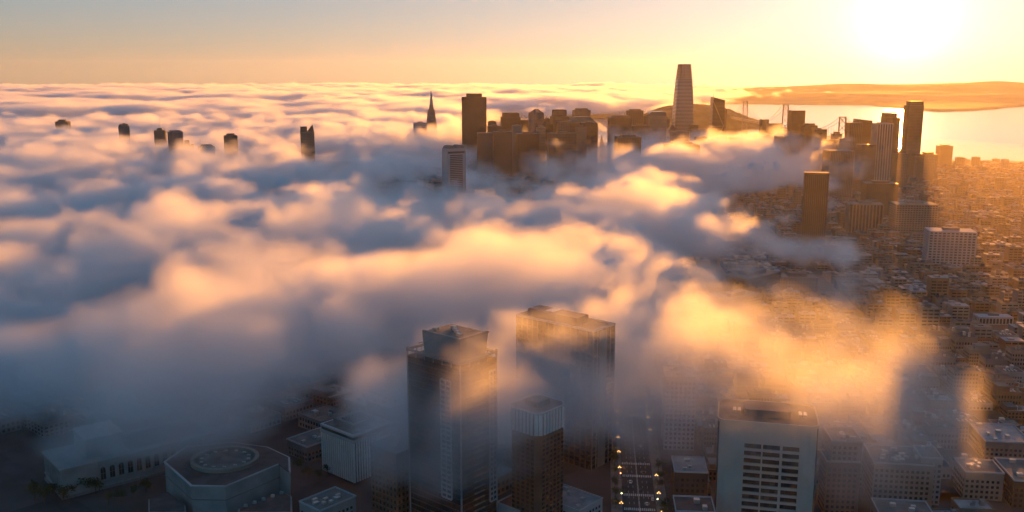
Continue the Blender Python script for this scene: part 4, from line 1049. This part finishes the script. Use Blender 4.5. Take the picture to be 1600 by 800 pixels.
# plan of the fog: how dense it lies, read along rows (photo row of the fog's upper part) and columns (photo column)
ROWS = [132, 160, 180, 198, 215, 235, 255, 280, 305, 330, 360, 390, 420, 450, 490, 530, 570, 610, 650, 690, 730]
COV = np.array([[float(v) for v in r.split()] for r in '''
1 1 1 1 1 1 1 1 1 1 1 .9 .6 .5 .3 .1 0
1 1 1 1 1 1 1 1 1 1 .9 .5 .25 .15 0 0 0
1 1 1 1 1 1 1 1 .4 .1 0 0 0 0 0 0 0
1 1 1 1 1 1 .95 .9 .5 .2 .2 .1 0 0 0 0 0
.95 1 1 1 .9 .95 .95 .85 .6 .45 .5 .4 .3 .1 0 0 0
1 1 1 .95 .8 .8 .85 .85 .6 .6 .9 .9 .9 .6 0 0 0
1 1 1 1 .95 .85 .8 .7 .5 .65 .95 1 .95 .8 .1 0 0
1 1 1 1 1 .95 .8 .6 .45 .75 .9 .8 .5 .5 0 0 0
1 1 1 1 1 1 .95 .85 .8 .85 .9 .75 .6 .4 .1 0 0
1 1 1 1 1 1 1 .95 .9 .95 1 .95 .9 .6 .1 0 0
1 1 1 1 1 1 1 1 1 1 1 1 .95 .8 .2 .1 0
1 1 1 1 1 1 1 1 1 1 .95 .9 .95 .95 .5 .2 .25
1 1 1 1 1 1 1 1 1 1 .92 .86 .82 .75 .4 .3 .3
1 1 1 1 1 1 1 1 1 1 .88 .75 .7 .65 .35 .25 .1
.95 1 1 1 1 .97 .93 .92 .92 .9 .85 .7 .8 .75 .5 .2 0
.95 1 1 1 1 .97 .88 .84 .86 .88 .85 .8 .88 .88 .75 .45 .15
.9 1 1 1 .95 .9 .82 .86 .85 .82 .74 .78 .88 .92 .85 .68 .3
.75 .9 .95 .95 .85 .62 .88 .97 .93 .82 .7 .76 .82 .94 .92 .8 .4
.3 .38 .42 .42 .3 .28 .78 .96 .9 .7 .54 .62 .64 .84 .9 .8 .4
0 0 .05 .05 0 0 .6 .86 .76 .54 .34 .42 .35 .55 .66 .6 .2
0 0 0 0 0 0 0 0 0 0 0 0 0 0 0 0 0'''.strip().split('\n')])
ZF = 95.0
RY = np.array([P(800, r, ZF).y for r in ROWS])          # depth of each row
def cover(X, Y):
    u = np.clip((800 + F * X / (Y * math.cos(PITCH) + (H - ZF) * math.sin(PITCH))) / 100, 0, 15.999)
    ly = np.log(np.clip(Y, RY[-1], RY[0])); lr = np.log(RY[::-1])
    k = np.interp(ly, lr, np.arange(len(RY))[::-1].astype(float)); k = np.clip(k, 0, len(RY) - 1.001)
    iy = np.floor(k).astype(int); fy = k - iy; ix = np.floor(u).astype(int); fx = u - ix
    fx = fx * fx * (3 - 2 * fx); fy = fy * fy * (3 - 2 * fy)
    return (COV[iy, ix] * (1 - fx) + COV[iy, ix + 1] * fx) * (1 - fy) + (COV[iy + 1, ix] * (1 - fx) + COV[iy + 1, ix + 1] * fx) * fy
def ramp(v, a, b): t = np.clip((v - a) / (b - a), 0, 1); return t * t * (3 - 2 * t)
PLUMES = [(P(850, 415, 130), 110, 62), (P(700, 440, 120), 80, 40), (P(960, 400, 115), 70, 35), (P(1080, 300, 110), 170, -20), (P(1010, 275, 110), 190, -18), (P(350, 545, 100), 75, 48), (P(180, 560, 100), 60, 30), (P(470, 520, 100), 60, 48), (P(580, 470, 110), 60, 25),
    (P(1270, 380, 90), 70, 12), (P(1150, 245, 130), 160, 12), (P(1250, 245, 130), 120, 10), (P(1040, 228, 140), 140, 14), (P(1090, 370, 110), 80, 8), (P(1220, 365, 105), 80, 12), (P(1000, 330, 115), 80, 10), (P(970, 500, 100), 50, 40), (P(1040, 540, 95), 50, 45), (P(1110, 500, 95), 50, 35), (P(720, 600, 100), 50, 20), (P(712, 655, 95), 42, 24), (P(850, 655, 95), 40, 20), (P(860, 590, 100), 45, 4), (P(712, 300, 100), 210, -62), (P(700, 245, 120), 120, -25), (P(480, 215, 150), 150, 14),
    (P(790, 215, 150), 110, 35), (P(300, 370, 120), 90, 30), (P(560, 340, 120), 110, 25), (P(1230, 510, 90), 60, 45), (P(1340, 600, 90), 60, 45), (P(1150, 480, 90), 45, 30), (P(1250, 600, 90), 50, 35), (P(1450, 630, 90), 40, 30), (P(1120, 570, 95), 50, 48), (P(1000, 590, 95), 45, 38), (P(900, 620, 95), 35, 20)]
def plume(X, Y): return sum(h * np.exp(-((X - p.x) ** 2 + (Y - p.y) ** 2) / r ** 2) for p, r, h in PLUMES)
def fog(name, label, x0, x1, y0, y1, z0, z1, dx, dz, m, dens, scale, warp, fade, detail=5, stretch=(1, 1, 1.2), gain=4.8, topf=None, relief=.5, amp=1.6, rough=.6, puff=.42, thr=.48, thin=1.0):
    nx = int((x1 - x0) / dx) + 1; ny = int((y1 - y0) / dx) + 1; nz = int((z1 - z0) / dz) + 1
    X, Y = np.meshgrid(np.linspace(x0, x1, nx), np.linspace(y0, y1, ny))
    cov = cover(X, Y) * fade(X, Y); top = topf(X, Y) * (1 + relief * (fbm2(X + 9000, Y + 9000, scale * 2.6, 4, 21) - .5)) + plume(X, Y)
    me = bpy.data.meshes.new(name); v = np.stack([X.ravel(), Y.ravel(), np.full(X.size, z0)], 1).astype(np.float32)
    me.vertices.add(len(v)); me.vertices.foreach_set('co', v.ravel())
    den = (1 - (1 - thin) * .3 * ramp(X + .07 * Y, 0, 130) * (1 - ramp(Y, 760, 880))) * (1 - (1 - thin) * ramp(X - .12 * Y, 20, 140))
    for k, a in (('cov', cov), ('top', top), ('den', den)):
        me.attributes.new(k, 'FLOAT', 'POINT').data.foreach_set('value', a.astype(np.float32).ravel())
    me.materials.append(m); o = tag(link(name, me), label, kind='stuff')
    gt = bpy.data.node_groups.new(name, 'GeometryNodeTree')
    gt.interface.new_socket('Geometry', in_out='INPUT', socket_type='NodeSocketGeometry')
    gt.interface.new_socket('Geometry', in_out='OUTPUT', socket_type='NodeSocketGeometry')
    N = gt.nodes.new; L = gt.links.new
    gi = N('NodeGroupInput'); go = N('NodeGroupOutput')
    pos = N('GeometryNodeInputPosition'); sep = N('ShaderNodeSeparateXYZ'); L(pos.outputs[0], sep.inputs[0])
    def Q(op, *args, clamp=False):
        n = N('ShaderNodeMath'); n.operation = op; n.use_clamp = clamp
        for i, q in enumerate(args):
            if isinstance(q, (int, float)): n.inputs[i].default_value = q
            else: L(q, n.inputs[i])
        return n.outputs[0]
    def VM(op, a, b):
        n = N('ShaderNodeVectorMath'); n.operation = op
        for i, q in enumerate((a, b)):
            if isinstance(q, tuple): n.inputs[i].default_value = q
            else: L(q, n.inputs[i])
        return n.outputs[0]
    ix = Q('ROUND', Q('DIVIDE', Q('SUBTRACT', sep.outputs[0], x0), (x1 - x0) / (nx - 1)))
    iy = Q('ROUND', Q('DIVIDE', Q('SUBTRACT', sep.outputs[1], y0), (y1 - y0) / (ny - 1)))
    idx = Q('MULTIPLY_ADD', iy, nx, ix)
    def samp(k):
        na = N('GeometryNodeInputNamedAttribute'); na.data_type = 'FLOAT'; na.inputs[0].default_value = k
        s = N('GeometryNodeSampleIndex'); s.data_type = 'FLOAT'; s.domain = 'POINT'; s.clamp = True
        L(gi.outputs[0], s.inputs['Geometry']); L(na.outputs[0], s.inputs['Value']); L(idx, s.inputs['Index'])
        return s.outputs[0]
    cv, tp, dn = samp('cov'), samp('top'), samp('den')
    def noise(vec, sc, det, rough=.55, col=False):
        n = N('ShaderNodeTexNoise'); n.noise_dimensions = '3D'; L(vec, n.inputs['Vector'])
        n.inputs['Scale'].default_value = sc; n.inputs['Detail'].default_value = det; n.inputs['Roughness'].default_value = rough
        return n.outputs['Color' if col else 0]
    w1 = noise(pos.outputs[0], 1 / scale, 2, col=True)
    wp = VM('ADD', pos.outputs[0], VM('MULTIPLY', VM('SUBTRACT', w1, (.5, .5, .5)), (warp, warp, warp * .5)))
    sv_ = VM('MULTIPLY', wp, stretch)
    n1 = noise(sv_, 1 / scale, detail, rough)
    vo = N('ShaderNodeTexVoronoi'); vo.voronoi_dimensions = '3D'; vo.feature = 'F1'; L(sv_, vo.inputs['Vector'])
    vo.inputs['Scale'].default_value = 1 / (scale * .55); vo.inputs['Detail'].default_value = 1.0; vo.inputs['Roughness'].default_value = .5
    sh_ = Q('MULTIPLY_ADD', vo.outputs['Distance'], -puff, puff * .5)
    sh_ = Q('ADD', Q('MULTIPLY_ADD', n1, amp, -.5 * amp), sh_)
    zt = Q('DIVIDE', sep.outputs[2], tp)
    up = Q('SUBTRACT', 1.0, Q('POWER', Q('MAXIMUM', zt, 0.0), 3.0))
    lo = Q('DIVIDE', Q('SUBTRACT', sep.outputs[2], 20), 40, clamp=True)
    prof = Q('MULTIPLY', Q('MULTIPLY', up, lo), cv)
    d = Q('MULTIPLY', Q('ADD', Q('SUBTRACT', sh_, thr), prof), gain, clamp=True)
    d = Q('MULTIPLY', Q('MULTIPLY', d, Q('MULTIPLY', dn, dens)), Q('MULTIPLY', cv, 8, clamp=True))
    vc = N('GeometryNodeVolumeCube'); L(d, vc.inputs['Density'])
    vc.inputs['Min'].default_value = (x0, y0, z0); vc.inputs['Max'].default_value = (x1, y1, z1)
    for k, n in (('X', nx), ('Y', ny), ('Z', nz)): vc.inputs['Resolution ' + k].default_value = n
    sm = N('GeometryNodeSetMaterial'); sm.inputs['Material'].default_value = m
    L(vc.outputs[0], sm.inputs[0]); L(sm.outputs[0], go.inputs[0])
    o.modifiers.new('fog', 'NODES').node_group = gt
    return o
FC = (.945, .975, 1.0); AN = .52
fog('fog', 'drifting low fog wrapping the near towers and streets', -760, 900, 380, 1330, 6, 200, 4.5, 4.5, volmat('near_fog', 1, AN, FC, 'density', 3), .019, 140, 100,
    lambda x, y: 1 - ramp(y, 1180, 1330), detail=7, amp=2.0, rough=.68, thin=.4, puff=.42, thr=.47, gain=4.4, topf=lambda x, y: 148 + 14 * ramp(y, 700, 1200) - 46 * ramp(x, 110, 260) * ramp(y, 760, 900))
MT = lambda x, y: 166 + 10 * ramp(y, 1500, 2600) - 9 * ramp(-x, 500, 900) * ramp(y, 1900, 2300) * (1 - ramp(y, 3300, 3800)) - 44 * ramp(x, 230, 400) * (1 - ramp(y, 1700, 2100))
fog('fog', 'fog bank rolling over the middle of the city', -1600, 1300, 1180, 2450, 6, 230, 8, 7, volmat('middle_fog', 1, AN, FC, 'density', 2.4), .022, 170, 120,
    lambda x, y: ramp(y, 1180, 1330) * (1 - ramp(y, 2250, 2450)), detail=6, amp=1.9, rough=.66, topf=MT)
fog('fog', 'fog bank wrapping the foot of the skyline', -3000, 2300, 2250, 4700, 6, 235, 11, 8, volmat('skyline_fog', 1, AN, FC, 'density', 2), .022, 180, 120,
    lambda x, y: ramp(y, 2250, 2450) * (1 - ramp(y, 4200, 4650)), detail=6, amp=1.8, rough=.64, topf=MT)
fog('fog', 'far sea of fog reaching the horizon', -9500, 6000, 4200, 15600, 6, 250, 42, 12, volmat('far_fog', 1, AN, FC, 'density', 2), .018, 400, 260,
    lambda x, y: ramp(y, 4200, 4650), stretch=(.9, 1, 2.0), topf=lambda x, y: 178 + 0 * x)
